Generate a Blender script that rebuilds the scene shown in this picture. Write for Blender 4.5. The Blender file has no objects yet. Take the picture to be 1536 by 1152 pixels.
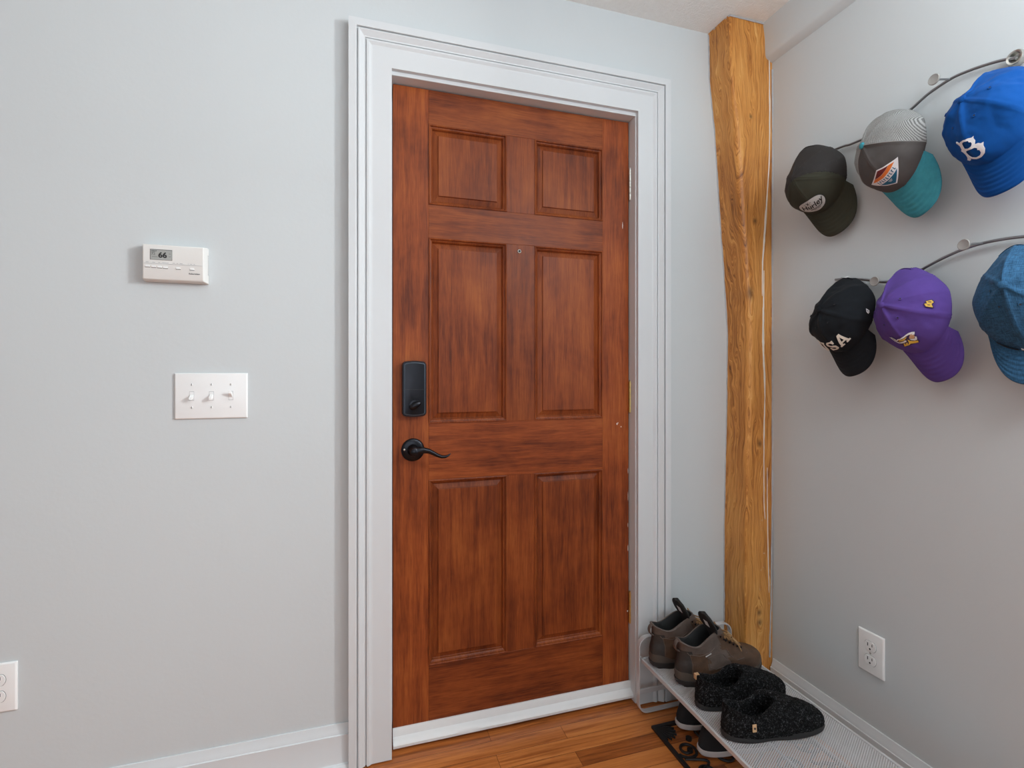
import bpy, bmesh, math, random
import numpy as np
from mathutils import Vector, Matrix, noise
from mathutils.geometry import tessellate_polygon
PI = math.pi
SC = bpy.context.scene
random.seed(7)

# ---------------------------------------------------------------- camera
cam_d = bpy.data.cameras.new('camera')
cam = bpy.data.objects.new('camera', cam_d)
SC.collection.objects.link(cam)
cam.location = (0, 0, 1.135)
cam.rotation_euler = (PI / 2, 0, -math.radians(17.1))
cam_d.sensor_width = 36
cam_d.lens = 750 / 1536 * 36
cam_d.shift_y = -18 / 1536
cam_d.clip_start = 0.02
SC.camera = cam

# ---------------------------------------------------------------- world, lights, exposure
W = bpy.data.worlds.new('world')
SC.world = W
W.use_nodes = True
W.node_tree.nodes['Background'].inputs[0].default_value = (0.80, 0.88, 1.0, 1)
W.node_tree.nodes['Background'].inputs[1].default_value = 1.0

def area(name, loc, target, sx, sy, power, col=(1, 1, 1), spread=PI):
    l = bpy.data.lights.new(name, 'AREA')
    l.shape = 'RECTANGLE'
    l.size, l.size_y = sx, sy
    l.energy = power
    l.color = col
    l.spread = spread
    o = bpy.data.objects.new(name, l)
    SC.collection.objects.link(o)
    o.location = loc
    d = Vector(target) - Vector(loc)
    o.rotation_euler = d.to_track_quat('-Z', 'Y').to_euler()
    return o

area('window_daylight', (2.20, -0.16, 2.0), (0.3, 1.5, 1.3), 0.45, 0.55, 62, (0.94, 0.985, 1.005))
area('window_sky', (1.50, -0.10, 1.55), (0.0, 0.1, 1.3), 0.95, 1.25, 5, (0.86, 0.95, 1.0))
area('rear_fill', (-0.3, -2.45, 1.5), (-0.3, 1.5, 1.35), 2.2, 1.4, 11, (0.84, 0.95, 1.0))  # added soft fill from behind the camera, not a known window
pl = bpy.data.lights.new('right_point_fill', 'POINT')  # added point fill to brighten the right side, no known fitting
pl.energy = 12; pl.shadow_soft_size = 0.16; pl.color = (0.88, 0.97, 1.03)
plo = bpy.data.objects.new('right_point_fill', pl); SC.collection.objects.link(plo); plo.location = (1.0, 0.05, 1.9)
area('ceiling_bounce_fill', (0.6, -0.05, 1.70), (0.6, -0.05, 2.35), 0.35, 0.35, 13.5, (0.88, 0.97, 1.03))  # added upward fill bounced off the ceiling, no floor lamp stands here
SC.view_settings.view_transform = 'Standard'
SC.view_settings.look = 'None'
SC.view_settings.gamma = 1
SC.view_settings.exposure = 0.24
SC.view_settings.use_curve_mapping = False
SC.cycles.use_denoising = True
SC.cycles.max_bounces = 8

# ---------------------------------------------------------------- helpers
def link(o):
    SC.collection.objects.link(o)
    return o

def mesh_obj(name, verts, faces, mats, parent=None, smooth=False, fmat=None):
    me = bpy.data.meshes.new(name)
    me.from_pydata([tuple(v) for v in verts], [], [tuple(f) for f in faces])
    if not isinstance(mats, (list, tuple)):
        mats = [mats]
    for m in mats:
        me.materials.append(m)
    if fmat is not None:
        me.polygons.foreach_set('material_index', fmat)
    if smooth:
        me.polygons.foreach_set('use_smooth', [True] * len(me.polygons))
    me.update()
    o = link(bpy.data.objects.new(name, me))
    if parent:
        o.parent = parent
    return o

def empty(name, loc=(0, 0, 0), rot=None):
    o = link(bpy.data.objects.new(name, None))
    o.location = loc
    o.empty_display_size = 0.05
    if rot is not None:
        o.rotation_euler = rot
    return o

def tag(o, label, cat, group=None):
    o['label'] = label
    o['category'] = cat
    if group:
        o['group'] = group
    return o

def struct(o):
    o['kind'] = 'structure'
    return o

class MB:
    """collects shapes for ONE mesh"""
    def __init__(s):
        s.v = []; s.f = []; s.m = []
    def add(s, v, f, m=0):
        n = len(s.v)
        s.v += [tuple(q) for q in v]
        s.f += [tuple(i + n for i in q) for q in f]
        s.m += [m] * len(f)
    def box(s, x0, x1, y0, y1, z0, z1, m=0):
        v = [(x, y, z) for x in (x0, x1) for y in (y0, y1) for z in (z0, z1)]
        s.add(v, [(0, 1, 3, 2), (4, 6, 7, 5), (0, 4, 5, 1), (2, 3, 7, 6), (0, 2, 6, 4), (1, 5, 7, 3)], m)
    def sweep(s, path, rad, n=10, closed=False, ref=(0, 0, 1), m=0, cap=True):
        """tube; rad: number, list of numbers, or list/tuple (ra, rb) per point"""
        P = [Vector(p) for p in path]
        N = len(P)
        rings = []
        for i, p in enumerate(P):
            if closed:
                t = P[(i + 1) % N] - P[i - 1]
            else:
                t = P[min(i + 1, N - 1)] - P[max(i - 1, 0)]
            t.normalize()
            r = Vector(ref)
            a = t.cross(r)
            if a.length < 1e-4:
                a = t.cross(Vector((1, 0, 0)))
            a.normalize()
            b = a.cross(t).normalized()
            q = rad[i] if isinstance(rad, list) else rad
            ra, rb = q if isinstance(q, tuple) else (q, q)
            rings.append([p + a * (ra * math.cos(2 * PI * k / n)) + b * (rb * math.sin(2 * PI * k / n)) for k in range(n)])
        v = [q for R in rings for q in R]
        f = []
        for i in range(N if closed else N - 1):
            j = (i + 1) % N
            for k in range(n):
                f.append((i * n + k, i * n + (k + 1) % n, j * n + (k + 1) % n, j * n + k))
        if not closed and cap:
            f.append(tuple(range(n))[::-1])
            f.append(tuple((N - 1) * n + k for k in range(n)))
        s.add(v, f, m)
    def lathe(s, prof, origin, axis, n=32, m=0):
        """prof: (r, h) list along axis"""
        ax = Vector(axis).normalized()
        u = ax.orthogonal().normalized()
        w = ax.cross(u)
        o = Vector(origin)
        v = []
        for r, h in prof:
            for k in range(n):
                a = 2 * PI * k / n
                v.append(o + ax * h + (u * math.cos(a) + w * math.sin(a)) * r)
        f = []
        for i in range(len(prof) - 1):
            for k in range(n):
                f.append((i * n + k, i * n + (k + 1) % n, (i + 1) * n + (k + 1) % n, (i + 1) * n + k))
        f.append(tuple(range(n))[::-1])
        f.append(tuple((len(prof) - 1) * n + k for k in range(n)))
        s.add(v, f, m)
    def rings(s, R, cap0=True, cap1=True, m=0, mfun=None):
        n = len(R[0])
        v = [q for r in R for q in r]
        f = []; mm = []
        for i in range(len(R) - 1):
            for k in range(n):
                q = (i * n + k, i * n + (k + 1) % n, (i + 1) * n + (k + 1) % n, (i + 1) * n + k)
                f.append(q)
                if mfun:
                    c = sum((Vector(v[j]) for j in q), Vector()) / 4
                    mm.append(mfun(c, i))
                else:
                    mm.append(m)
        if cap0:
            f.append(tuple(range(n))[::-1]); mm.append(mm[0])
        if cap1:
            f.append(tuple((len(R) - 1) * n + k for k in range(n))); mm.append(mm[-1])
        k0 = len(s.v)
        s.v += [tuple(q) for q in v]
        s.f += [tuple(i + k0 for i in q) for q in f]
        s.m += mm
    def poly_prism(s, pts, y0, y1, m=0):
        """pts in (x, z); extruded from y0 (back) to y1 (front, smaller)"""
        n = len(pts)
        v = [(x, y0, z) for x, z in pts] + [(x, y1, z) for x, z in pts]
        f = [tuple(range(n)), tuple(range(2 * n - 1, n - 1, -1))]
        f += [(i, n + i, n + (i + 1) % n, (i + 1) % n) for i in range(n)]
        s.add(v, f, m)
    def build(s, name, mats, parent=None, smooth=False, bevel=0, seg=2, angle=0.6):
        o = mesh_obj(name, s.v, s.f, mats, parent, smooth, s.m)
        bm = bmesh.new(); bm.from_mesh(o.data)
        bmesh.ops.recalc_face_normals(bm, faces=bm.faces)
        bm.to_mesh(o.data); bm.free()
        if bevel:
            b = o.modifiers.new('bevel', 'BEVEL')
            b.width = bevel; b.segments = seg; b.limit_method = 'ANGLE'; b.angle_limit = angle
            b.harden_normals = False
        if smooth or bevel:
            try:
                o.data.polygons.foreach_set('use_smooth', [True] * len(o.data.polygons))
                o.data.set_sharp_from_angle(angle=0.7)
            except Exception:
                pass
        return o

def rrect(x0, x1, z0, z1, r, n=6):
    pts = []
    for cx, cz, a0 in ((x1 - r, z1 - r, 0), (x0 + r, z1 - r, 90), (x0 + r, z0 + r, 180), (x1 - r, z0 + r, 270)):
        for i in range(n + 1):
            a = math.radians(a0 + 90 * i / n)
            pts.append((cx + r * math.cos(a), cz + r * math.sin(a)))
    return pts

# ---------------------------------------------------------------- materials
def srgb(r, g, b):
    f = lambda c: (c / 255 / 12.92) if c / 255 <= 0.04045 else ((c / 255 + 0.055) / 1.055) ** 2.4
    return (f(r), f(g), f(b), 1)

class NT:
    def __init__(s, name):
        s.mat = bpy.data.materials.new(name)
        s.mat.use_nodes = True
        s.t = s.mat.node_tree
        s.b = s.t.nodes['Principled BSDF']
        s.out = s.t.nodes['Material Output']
    def n(s, typ, **kw):
        q = s.t.nodes.new(typ)
        for k, v in kw.items():
            if hasattr(q, k) and k not in ('Scale',):
                setattr(q, k, v)
            else:
                q.inputs[k].default_value = v
        return q
    def l(s, a, b):
        s.t.links.new(a, b)
    def coord(s, scale=(1, 1, 1), rnd=False, rot=(0, 0, 0)):
        tc = s.n('ShaderNodeTexCoord')
        mp = s.n('ShaderNodeMapping')
        mp.inputs['Scale'].default_value = scale
        mp.inputs['Rotation'].default_value = rot
        s.l(tc.outputs['Object'], mp.inputs['Vector'])
        if rnd:
            oi = s.n('ShaderNodeObjectInfo')
            m = s.n('ShaderNodeMath', operation='MULTIPLY'); m.inputs[1].default_value = 37.0
            s.l(oi.outputs['Random'], m.inputs[0])
            s.l(m.outputs[0], mp.inputs['Location'])
        return mp.outputs[0]
    def noise(s, vec, scale, detail=4, rough=0.55, dist=0.0):
        q = s.n('ShaderNodeTexNoise')
        q.inputs['Scale'].default_value = scale
        q.inputs['Detail'].default_value = detail
        q.inputs['Roughness'].default_value = rough
        q.inputs['Distortion'].default_value = dist
        s.l(vec, q.inputs['Vector'])
        return q.outputs['Fac']
    def math(s, op, a, b=None, c=None):
        m = s.n('ShaderNodeMath', operation=op)
        for i, x in enumerate((a, b, c)):
            if x is None: continue
            if isinstance(x, (int, float)): m.inputs[i].default_value = x
            else: s.l(x, m.inputs[i])
        return m.outputs[0]
    def ramp(s, fac, stops):
        r = s.n('ShaderNodeValToRGB')
        e = r.color_ramp.elements
        while len(e) < len(stops): e.new(0.5)
        for q, (p, c) in zip(e, stops):
            q.position = p; q.color = c
        s.l(fac, r.inputs[0])
        return r.outputs[0]
    def mix(s, fac, a, b, mode='MIX'):
        m = s.n('ShaderNodeMix', data_type='RGBA', blend_type=mode)
        for i, x in ((0, fac), (6, a), (7, b)):
            if isinstance(x, (int, float)): m.inputs[i].default_value = x
            elif isinstance(x, tuple): m.inputs[i].default_value = x
            else: s.l(x, m.inputs[i])
        return m.outputs[2]
    def bump(s, h, strength, dist=0.001, normal=None):
        b = s.n('ShaderNodeBump')
        b.inputs['Strength'].default_value = strength
        b.inputs['Distance'].default_value = dist
        s.l(h, b.inputs['Height'])
        if normal is not None: s.l(normal, b.inputs['Normal'])
        s.l(b.outputs[0], s.b.inputs['Normal'])
        return b.outputs[0]
    def col(s, c):
        if isinstance(c, tuple): s.b.inputs['Base Color'].default_value = c
        else: s.l(c, s.b.inputs['Base Color'])
    def done(s, rough=0.5, metal=0.0, spec=0.5, coat=0, sheen=0):
        s.b.inputs['Roughness'].default_value = rough
        s.b.inputs['Metallic'].default_value = metal
        s.b.inputs['Specular IOR Level'].default_value = spec
        if coat:
            s.b.inputs['Coat Weight'].default_value = coat
            s.b.inputs['Coat Roughness'].default_value = 0.25
        if sheen:
            s.b.inputs['Sheen Weight'].default_value = sheen
        return s.mat

def dim(c, k):
    return (c[0] * k, c[1] * k, c[2] * k, 1)

def plain(name, c, rough=0.5, metal=0.0, var=0.08, vs=20, bump=0.0, bs=200, spec=0.5):
    t = NT(name)
    v = t.coord()
    t.col(t.mix(t.noise(v, vs, 3), dim(c, 1 - var), dim(c, 1 + var)))
    if bump:
        t.bump(t.noise(v, bs, 2), bump, 0.001)
    return t.done(rough, metal, spec)

def paint_wall(name, c, var=0.03):
    t = NT(name)
    v = t.coord()
    t.col(t.mix(t.noise(v, 1.4, 4), dim(c, 1 - var), dim(c, 1 + var)))
    h = t.math('ADD', t.noise(v, 90, 3), t.math('MULTIPLY', t.noise(v, 5, 3), 2.5))
    t.bump(h, 0.12, 0.002)
    return t.done(0.55, 0, 0.35)

M = {}
M['wall'] = paint_wall('grey wall paint', (0.600, 0.632, 0.640, 1))
M['wall_r'] = M['wall']
M['white'] = plain('white trim paint', (0.655, 0.675, 0.685, 1), 0.3, var=0.02, vs=6, bump=0.04, bs=60)
M['sweep'] = plain('white vinyl sweep', (0.80, 0.80, 0.79, 1), 0.4, var=0.03, vs=15, bump=0.05, bs=40)
M['plastic'] = plain('white plastic', (0.86, 0.86, 0.85, 1), 0.3, var=0.01)
M['plastic_warm'] = plain('warm white plastic', (0.77, 0.76, 0.73, 1), 0.45, var=0.01)
M['slot'] = plain('dark slot', (0.02, 0.02, 0.02, 1), 0.6)
M['greyline'] = plain('grey print', (0.12, 0.12, 0.12, 1), 0.6)
M['lcd'] = plain('grey lcd glass', (0.38, 0.39, 0.37, 1), 0.15)
M['bronze'] = plain('oil rubbed bronze', (0.022, 0.022, 0.026, 1), 0.28, 0.85, var=0.3, vs=30)
M['bronze2'] = plain('dark brushed lock cover', (0.055, 0.068, 0.085, 1), 0.40, 0.6, var=0.25, vs=50)
M['brass'] = plain('old brass', (0.55, 0.40, 0.16, 1), 0.3, 0.95, var=0.3, vs=60)
M['nickel'] = plain('worn nickel', (0.55, 0.54, 0.50, 1), 0.3, 0.95, var=0.2, vs=60)
M['steel'] = plain('satin steel wire', (0.30, 0.30, 0.31, 1), 0.3, 0.9, var=0.1, vs=60)
M['disc'] = plain('satin disc', (0.42, 0.41, 0.39, 1), 0.5, 0.6, var=0.1, vs=80)
M['rack'] = plain('silver powder coat', (0.62, 0.62, 0.63, 1), 0.35, 0.25, var=0.03)
M['rubber'] = plain('black rubber mat', (0.012, 0.012, 0.013, 1), 0.45, var=0.2, bump=0.2, bs=300)
M['blacksole'] = plain('black sole rubber', (0.016, 0.015, 0.015, 1), 0.6, var=0.2, bump=0.1, bs=200)
M['bootsole'] = plain('brown black sole rubber', (0.022, 0.018, 0.016, 1), 0.55, var=0.25, bump=0.2, bs=200)
M['rand'] = plain('taupe midsole', (0.075, 0.058, 0.046, 1), 0.6, var=0.15, bump=0.1)
M['whitesole'] = plain('white foam sole', (0.75, 0.70, 0.68, 1), 0.5, var=0.03)
M['blackcloth'] = plain('black canvas', (0.013, 0.013, 0.015, 1), 0.85, var=0.2, bump=0.3, bs=600)
M['lining'] = plain('black boot lining', (0.010, 0.010, 0.010, 1), 0.8, var=0.2, bump=0.3, bs=400)
M['lace'] = plain('tan lace', (0.34, 0.19, 0.08, 1), 0.8, var=0.45, vs=300)
M['labelwhite'] = plain('white label', (0.75, 0.75, 0.75, 1), 0.6)
M['leathertag'] = plain('tan leather tag', (0.55, 0.33, 0.17, 1), 0.6, var=0.15, vs=80)
M['caulk'] = plain('white crack filler', (0.80, 0.74, 0.66, 1), 0.6, var=0.1, vs=60)
M['greycaulk'] = plain('grey caulk', (0.45, 0.45, 0.46, 1), 0.7, var=0.3, vs=40)
M['sticky'] = plain('pale scuff', (0.7, 0.6, 0.5, 1), 0.6)

def leather(name, c, c2):
    t = NT(name); v = t.coord()
    t.col(t.ramp(t.noise(v, 35, 6, 0.65), [(0.3, c), (0.7, c2)]))
    t.bump(t.noise(v, 350, 3), 0.35, 0.001)
    return t.done(0.5, 0, 0.4)
M['leather'] = leather('brown boot leather', (0.055, 0.030, 0.018, 1), (0.115, 0.062, 0.036, 1))
M['suede'] = leather('taupe boot suede', (0.085, 0.062, 0.052, 1), (0.13, 0.095, 0.078, 1))
M['counter'] = leather('dark heel rubber', (0.022, 0.020, 0.019, 1), (0.04, 0.034, 0.03, 1))

def felt():
    t = NT('black flecked felt'); v = t.coord()
    a = t.noise(t.coord((1, 1, 1)), 260, 3, 0.8)
    b = t.noise(v, 120, 4, 0.8)
    s = t.math('ADD', t.math('MULTIPLY', a, 0.6), t.math('MULTIPLY', b, 0.4))
    t.col(t.ramp(s, [(0.49, (0.005, 0.005, 0.005, 1)), (0.57, (0.026, 0.026, 0.027, 1)), (0.66, (0.16, 0.16, 0.17, 1))]))
    t.bump(s, 1.0, 0.004)
    return t.done(0.95, 0, 0.1)
M['felt'] = felt()

def cloth(name, c, var=0.25, weave=900, hatch=False, wash=8, c2=None, rough=0.85):
    t = NT(name); v = t.coord()
    base = t.mix(t.noise(v, wash, 5, 0.6), dim(c, 1 - var), dim(c2 or c, 1 + var))
    h = t.noise(v, weave, 2)
    if hatch:
        a = t.noise(t.coord((1, 12, 1)), 90, 3)
        b = t.noise(t.coord((14, 1, 1)), 70, 3)
        k = t.math('MULTIPLY', t.math('ADD', a, b), 0.5)
        base = t.mix(t.ramp(k, [(0.38, (0, 0, 0, 1)), (0.62, (1, 1, 1, 1))]), dim(c, 0.55), dim(c, 1.5))
        h = k
    t.col(base)
    t.bump(h, 0.5, 0.0008)
    return t.done(rough, 0, 0.15, sheen=0.03)

def meshcloth(name, c, alpha_gap):
    """open net of a trucker cap: round holes in a grid"""
    t = NT(name)
    v = t.coord((1, 1, 1))
    vo = t.n('ShaderNodeTexVoronoi'); vo.inputs['Scale'].default_value = 420
    vo.inputs['Randomness'].default_value = 0.25
    t.l(v, vo.inputs['Vector'])
    t.col(t.mix(t.noise(v, 10, 4), dim(c, 0.7), dim(c, 1.3)))
    hole = t.math('LESS_THAN', vo.outputs['Distance'], alpha_gap)
    t.l(t.math('SUBTRACT', 1.0, hole), t.b.inputs['Alpha'])
    t.bump(vo.outputs['Distance'], 0.6, 0.001)
    return t.done(0.7, 0, 0.3)

def stripe_mesh(name, c):
    t = NT(name)
    w = t.n('ShaderNodeTexWave', wave_type='BANDS', bands_direction='Y'); w.inputs['Scale'].default_value = 150
    w.inputs['Distortion'].default_value = 2.0
    w.inputs['Detail Scale'].default_value = 6.0
    v = t.coord()
    t.l(v, w.inputs['Vector'])
    t.col(t.mix(t.ramp(w.outputs['Fac'], [(0.2, (0, 0, 0, 1)), (0.7, (1, 1, 1, 1))]), dim(c, 0.45), dim(c, 1.2)))
    t.bump(w.outputs['Fac'], 0.6, 0.001)
    return t.done(0.7, 0, 0.3)

def door_wood(name, horiz=False, k=1.0, streak=1.0):
    t = NT(name)
    sc = (2.2, 12, 26) if horiz else (26, 12, 2.0)
    sf = (10, 90, 170) if horiz else (170, 90, 9)
    g1 = t.noise(t.coord(sc, True), 1.4, 5, 0.6, 0.6)
    g2 = t.noise(t.coord(sf, True), 1.5, 4, 0.7)
    g3 = t.noise(t.coord((3, 3, 3), True), 1.2, 4, 0.6, 0.4)
    f = t.math('ADD', t.math('ADD', t.math('MULTIPLY', g1, 0.36 * streak), t.math('MULTIPLY', g2, 0.34)), t.math('MULTIPLY', g3, 0.40))
    f = t.math('ADD', f, (0.5 - 0.25 * streak) * 0.5 - 0.125)
    c = t.ramp(f, [(0.31, dim(srgb(56, 28, 18), k)), (0.43, dim(srgb(94, 44, 24), k)), (0.55, dim(srgb(134, 66, 32), k)), (0.70, dim(srgb(166, 92, 44), k))])
    oi = t.n('ShaderNodeObjectInfo')
    c = t.mix(1.0, c, t.ramp(oi.outputs['Random'], [(0, (0.88, 0.86, 0.86, 1)), (1, (1.12, 1.08, 1.05, 1))]), 'MULTIPLY')
    t.col(c)
    t.bump(g2, 0.10, 0.001)
    r = t.math('ADD', t.math('MULTIPLY', g2, 0.2), 0.30)
    t.l(r, t.b.inputs['Roughness'])
    t.b.inputs['Specular IOR Level'].default_value = 0.22
    return t.mat
M['door_v'] = door_wood('mahogany upright grain')
M['door_h'] = door_wood('mahogany level grain', True)
M['door_p'] = door_wood('mahogany panel grain', False, 0.93)

def end_patch():
    # block-wise stain variation seen where the panel margins cross the grain
    return None

def post_wood():
    t = NT('aged pine post')
    tc = t.n('ShaderNodeTexCoord')
    sep = t.n('ShaderNodeSeparateXYZ'); t.l(tc.outputs['Object'], sep.inputs[0])
    x, y, z = sep.outputs
    # knots push the grain aside
    knots = [(1.299, 1.410, 0.012, 0.022), (1.339, 0.885, 0.010, 0.014), (1.262, 0.86, 0.007, 0.012), (1.318, 1.66, 0.008, 0.010),
             (1.335, 0.297, 0.009, 0.010), (1.337, 0.262, 0.010, 0.011), (1.30, 2.02, 0.006, 0.008)]
    warp = None; dark = None
    for kx, kz, kw, kh in knots:
        dx = t.math('SUBTRACT', x, kx)
        dz = t.math('SUBTRACT', z, kz)
        a = t.math('POWER', t.math('ABSOLUTE', t.math('DIVIDE', dx, kw)), 2.0)
        b = t.math('POWER', t.math('ABSOLUTE', t.math('DIVIDE', dz, kh)), 2.0)
        r2 = t.math('ADD', a, b)
        d = t.math('EXPONENT', t.math('MULTIPLY', r2, -1.0))
        far = t.math('ADD', t.math('MULTIPLY', a, 0.12), t.math('MULTIPLY', b, 0.05))
        w = t.math('MULTIPLY', dx, t.math('EXPONENT', t.math('MULTIPLY', far, -1.0)))
        warp = w if warp is None else t.math('ADD', warp, w)
        dark = d if dark is None else t.math('MAXIMUM', dark, d)
    low = t.noise(t.coord((3, 3, 0.8)), 2.2, 4, 0.55)
    xx = t.math('ADD', t.math('SUBTRACT', x, t.math('MULTIPLY', warp, 0.8)), t.math('MULTIPLY', low, 0.16))
    xx = t.math('ADD', xx, t.math('MULTIPLY', y, 0.8))
    cmb = t.n('ShaderNodeCombineXYZ')
    t.l(t.math('MULTIPLY', xx, 70.0), cmb.inputs[0]); t.l(t.math('MULTIPLY', z, 0.9), cmb.inputs[2])
    g = t.noise(cmb.outputs[0], 1.6, 4, 0.6)
    cmb2 = t.n('ShaderNodeCombineXYZ')
    t.l(t.math('MULTIPLY', xx, 320.0), cmb2.inputs[0]); t.l(t.math('MULTIPLY', z, 6.0), cmb2.inputs[2])
    g2 = t.noise(cmb2.outputs[0], 1.4, 3, 0.7)
    blot = t.noise(t.coord((5, 5, 2)), 1.5, 4)
    f = t.math('ADD', t.math('ADD', t.math('MULTIPLY', g, 0.42), t.math('MULTIPLY', g2, 0.48)), t.math('MULTIPLY', blot, 0.24))
    c = t.ramp(f, [(0.42, srgb(112, 66, 28)), (0.52, srgb(180, 114, 50)), (0.60, srgb(212, 146, 72)), (0.74, srgb(236, 184, 112))])
    c = t.mix(t.math('MULTIPLY', dark, 0.75), c, srgb(72, 44, 26))
    # stray scratches / old plaster smears, low down
    sm = t.noise(t.coord((25, 25, 18), rot=(0, 0.5, 0)), 2.0, 6, 0.8)
    lowz = t.math('LESS_THAN', z, 0.62)
    e = t.math('MULTIPLY', lowz, t.math('GREATER_THAN', x, 1.335))
    c = t.mix(t.math('MULTIPLY', e, t.ramp(sm, [(0.60, (0, 0, 0, 1)), (0.68, (1, 1, 1, 1))])), c, srgb(205, 180, 150))
    t.col(c)
    t.bump(t.math('ADD', g2, t.math('MULTIPLY', g, 2.0)), 0.35, 0.002)
    return t.done(0.42, 0, 0.4)
M['post'] = post_wood()

def floor_wood():
    t = NT('red oak strip floor')
    v = t.coord()
    br = t.n('ShaderNodeTexBrick')
    br.offset = 0.37; br.offset_frequency = 2; br.squash = 1.0
    br.inputs['Scale'].default_value = 1.0
    br.inputs['Brick Width'].default_value = 0.62
    br.inputs['Row Height'].default_value = 0.0572
    br.inputs['Mortar Size'].default_value = 0.0006
    br.inputs['Mortar Smooth'].default_value = 0.3
    br.inputs['Color1'].default_value = (0, 0, 0, 1)
    br.inputs['Color2'].default_value = (1, 1, 1, 1)
    br.inputs['Mortar'].default_value = (0.5, 0.5, 0.5, 1)
    t.l(v, br.inputs['Vector'])
    # per-board shift of the grain
    bw = t.n('ShaderNodeSeparateColor'); t.l(br.outputs['Color'], bw.inputs[0])
    sep = t.n('ShaderNodeSeparateXYZ'); t.l(v, sep.inputs[0])
    cmb = t.n('ShaderNodeCombineXYZ')
    t.l(t.math('MULTIPLY', sep.outputs[0], 3.0), cmb.inputs[0])
    t.l(t.math('MULTIPLY', sep.outputs[1], 60.0), cmb.inputs[1])
    t.l(t.math('MULTIPLY', bw.outputs[0], 25.0), cmb.inputs[2])
    g = t.noise(cmb.outputs[0], 1.3, 5, 0.65, 0.5)
    f = t.math('ADD', t.math('MULTIPLY', g, 0.75), t.math('MULTIPLY', bw.outputs[0], 0.25))
    c = t.ramp(f, [(0.30, srgb(118, 62, 28)), (0.45, srgb(172, 98, 46)), (0.60, srgb(204, 126, 64)), (0.80, srgb(222, 152, 90))])
    c = t.mix(br.outputs['Fac'], c, srgb(60, 28, 12))
    t.col(c)
    t.bump(t.math('SUBTRACT', t.math('MULTIPLY', g, 0.3), br.outputs['Fac']), 0.3, 0.001)
    return t.done(0.28, 0, 0.45)
M['floor'] = floor_wood()

def ceil_mat():
    t = NT('cream textured ceiling'); v = t.coord()
    t.col(t.mix(t.noise(v, 60, 5), (0.80, 0.80, 0.77, 1), (0.88, 0.88, 0.86, 1)))
    t.bump(t.noise(v, 130, 4, 0.7), 0.8, 0.004)
    return t.done(0.9, 0, 0.1)
M['ceiling'] = ceil_mat()

# ---------------------------------------------------------------- room shell
XR, YD, ZC = 1.395, 1.515, 2.354
XL, YR = -2.6, -2.6

def wall_with_hole(name, plane, a0, a1, z0, z1, h, pos, th, mat):
    """plane 'Y': wall at y=pos..pos+th spanning x a0..a1; plane 'X' likewise; h=(ha0,ha1,hz0,hz1) or None"""
    m = MB()
    def bx(p0, p1, q0, q1):
        if p1 - p0 < 1e-6 or q1 - q0 < 1e-6: return
        if plane == 'Y': m.box(p0, p1, min(pos, pos + th), max(pos, pos + th), q0, q1)
        else: m.box(min(pos, pos + th), max(pos, pos + th), p0, p1, q0, q1)
    if h is None:
        bx(a0, a1, z0, z1)
    else:
        bx(a0, h[0], z0, z1); bx(h[1], a1, z0, z1)
        bx(h[0], h[1], z0, h[2]); bx(h[0], h[1], h[3], z1)
    return struct(m.build(name, mat))

m = MB(); m.box(XL, XR + 0.15, YR, YD + 0.15, -0.05, 0.0); struct(m.build('floor', M['floor']))
m = MB(); m.box(XL, XR + 0.15, YR, YD + 0.15, ZC, ZC + 0.05); struct(m.build('ceiling', M['ceiling']))
wall_with_hole('wall_back', 'Y', XL, XR + 0.15, 0, ZC, (0.070, 0.935, 0.0, 2.035), YD, 0.12, M['wall'])
wall_with_hole('wall_right', 'X', YR, YD, 0, ZC, (-0.60, 0.42, 0.85, 2.25), XR, 0.12, M['wall'])
wall_with_hole('wall_left', 'X', YR, YD + 0.12, 0, ZC, None, XL, -0.1, M['wall'])
wall_with_hole('wall_front', 'Y', XL, XR + 0.12, 0, ZC, (-1.5, 0.9, 0.7, 2.2), YR, -0.12, M['wall'])

# painted beam along the top of the right wall
m = MB()
ys = [YD - i * (YD - 0.2) / 60 for i in range(61)]
R = []
for y in ys:
    w = 0.002 * noise.noise(Vector((y * 6, 0, 0)))
    R.append([(XR + 0.01, y, ZC), (1.352 + w, y, ZC), (1.360 + w, y, ZC - 0.05), (1.362 + w, y, 2.246 + w), (1.364 + w, y, 2.238 + w * 2),
              (1.369, y, 2.233 + w), (1.386, y, 2.226 + w), (XR + 0.01, y, 2.222)])
m.rings(R)
struct(m.build('trim_1', M['wall'], smooth=True, angle=0.5))

# ---------------------------------------------------------------- baseboards
def baseboard(name, a, b, axis):
    prof = [(0, 0.130), (0.004, 0.130), (0.0055, 0.124), (0.009, 0.114), (0.012, 0.107), (0.0125, 0.104), (0.0155, 0.1035),
            (0.016, 0.026), (0.017, 0.024), (0.022, 0.022), (0.026, 0.014), (0.027, 0.0), (0, 0.0)]
    m = MB()
    R = []
    for t in (a, b):
        if axis == 'Y':   # along x on the door wall
            R.append([(t, YD - p, z) for p, z in prof])
        else:
            R.append([(XR - p, t, z) for p, z in prof])
    m.rings(R)
    return struct(m.build(name, M['white'], bevel=0.0008))
baseboard('baseboard_left', XL, -0.0262, 'Y')
baseboard('baseboard_back', 1.0296, 1.272, 'Y')
baseboard('baseboard_right', YR, 1.408, 'X')

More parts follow.
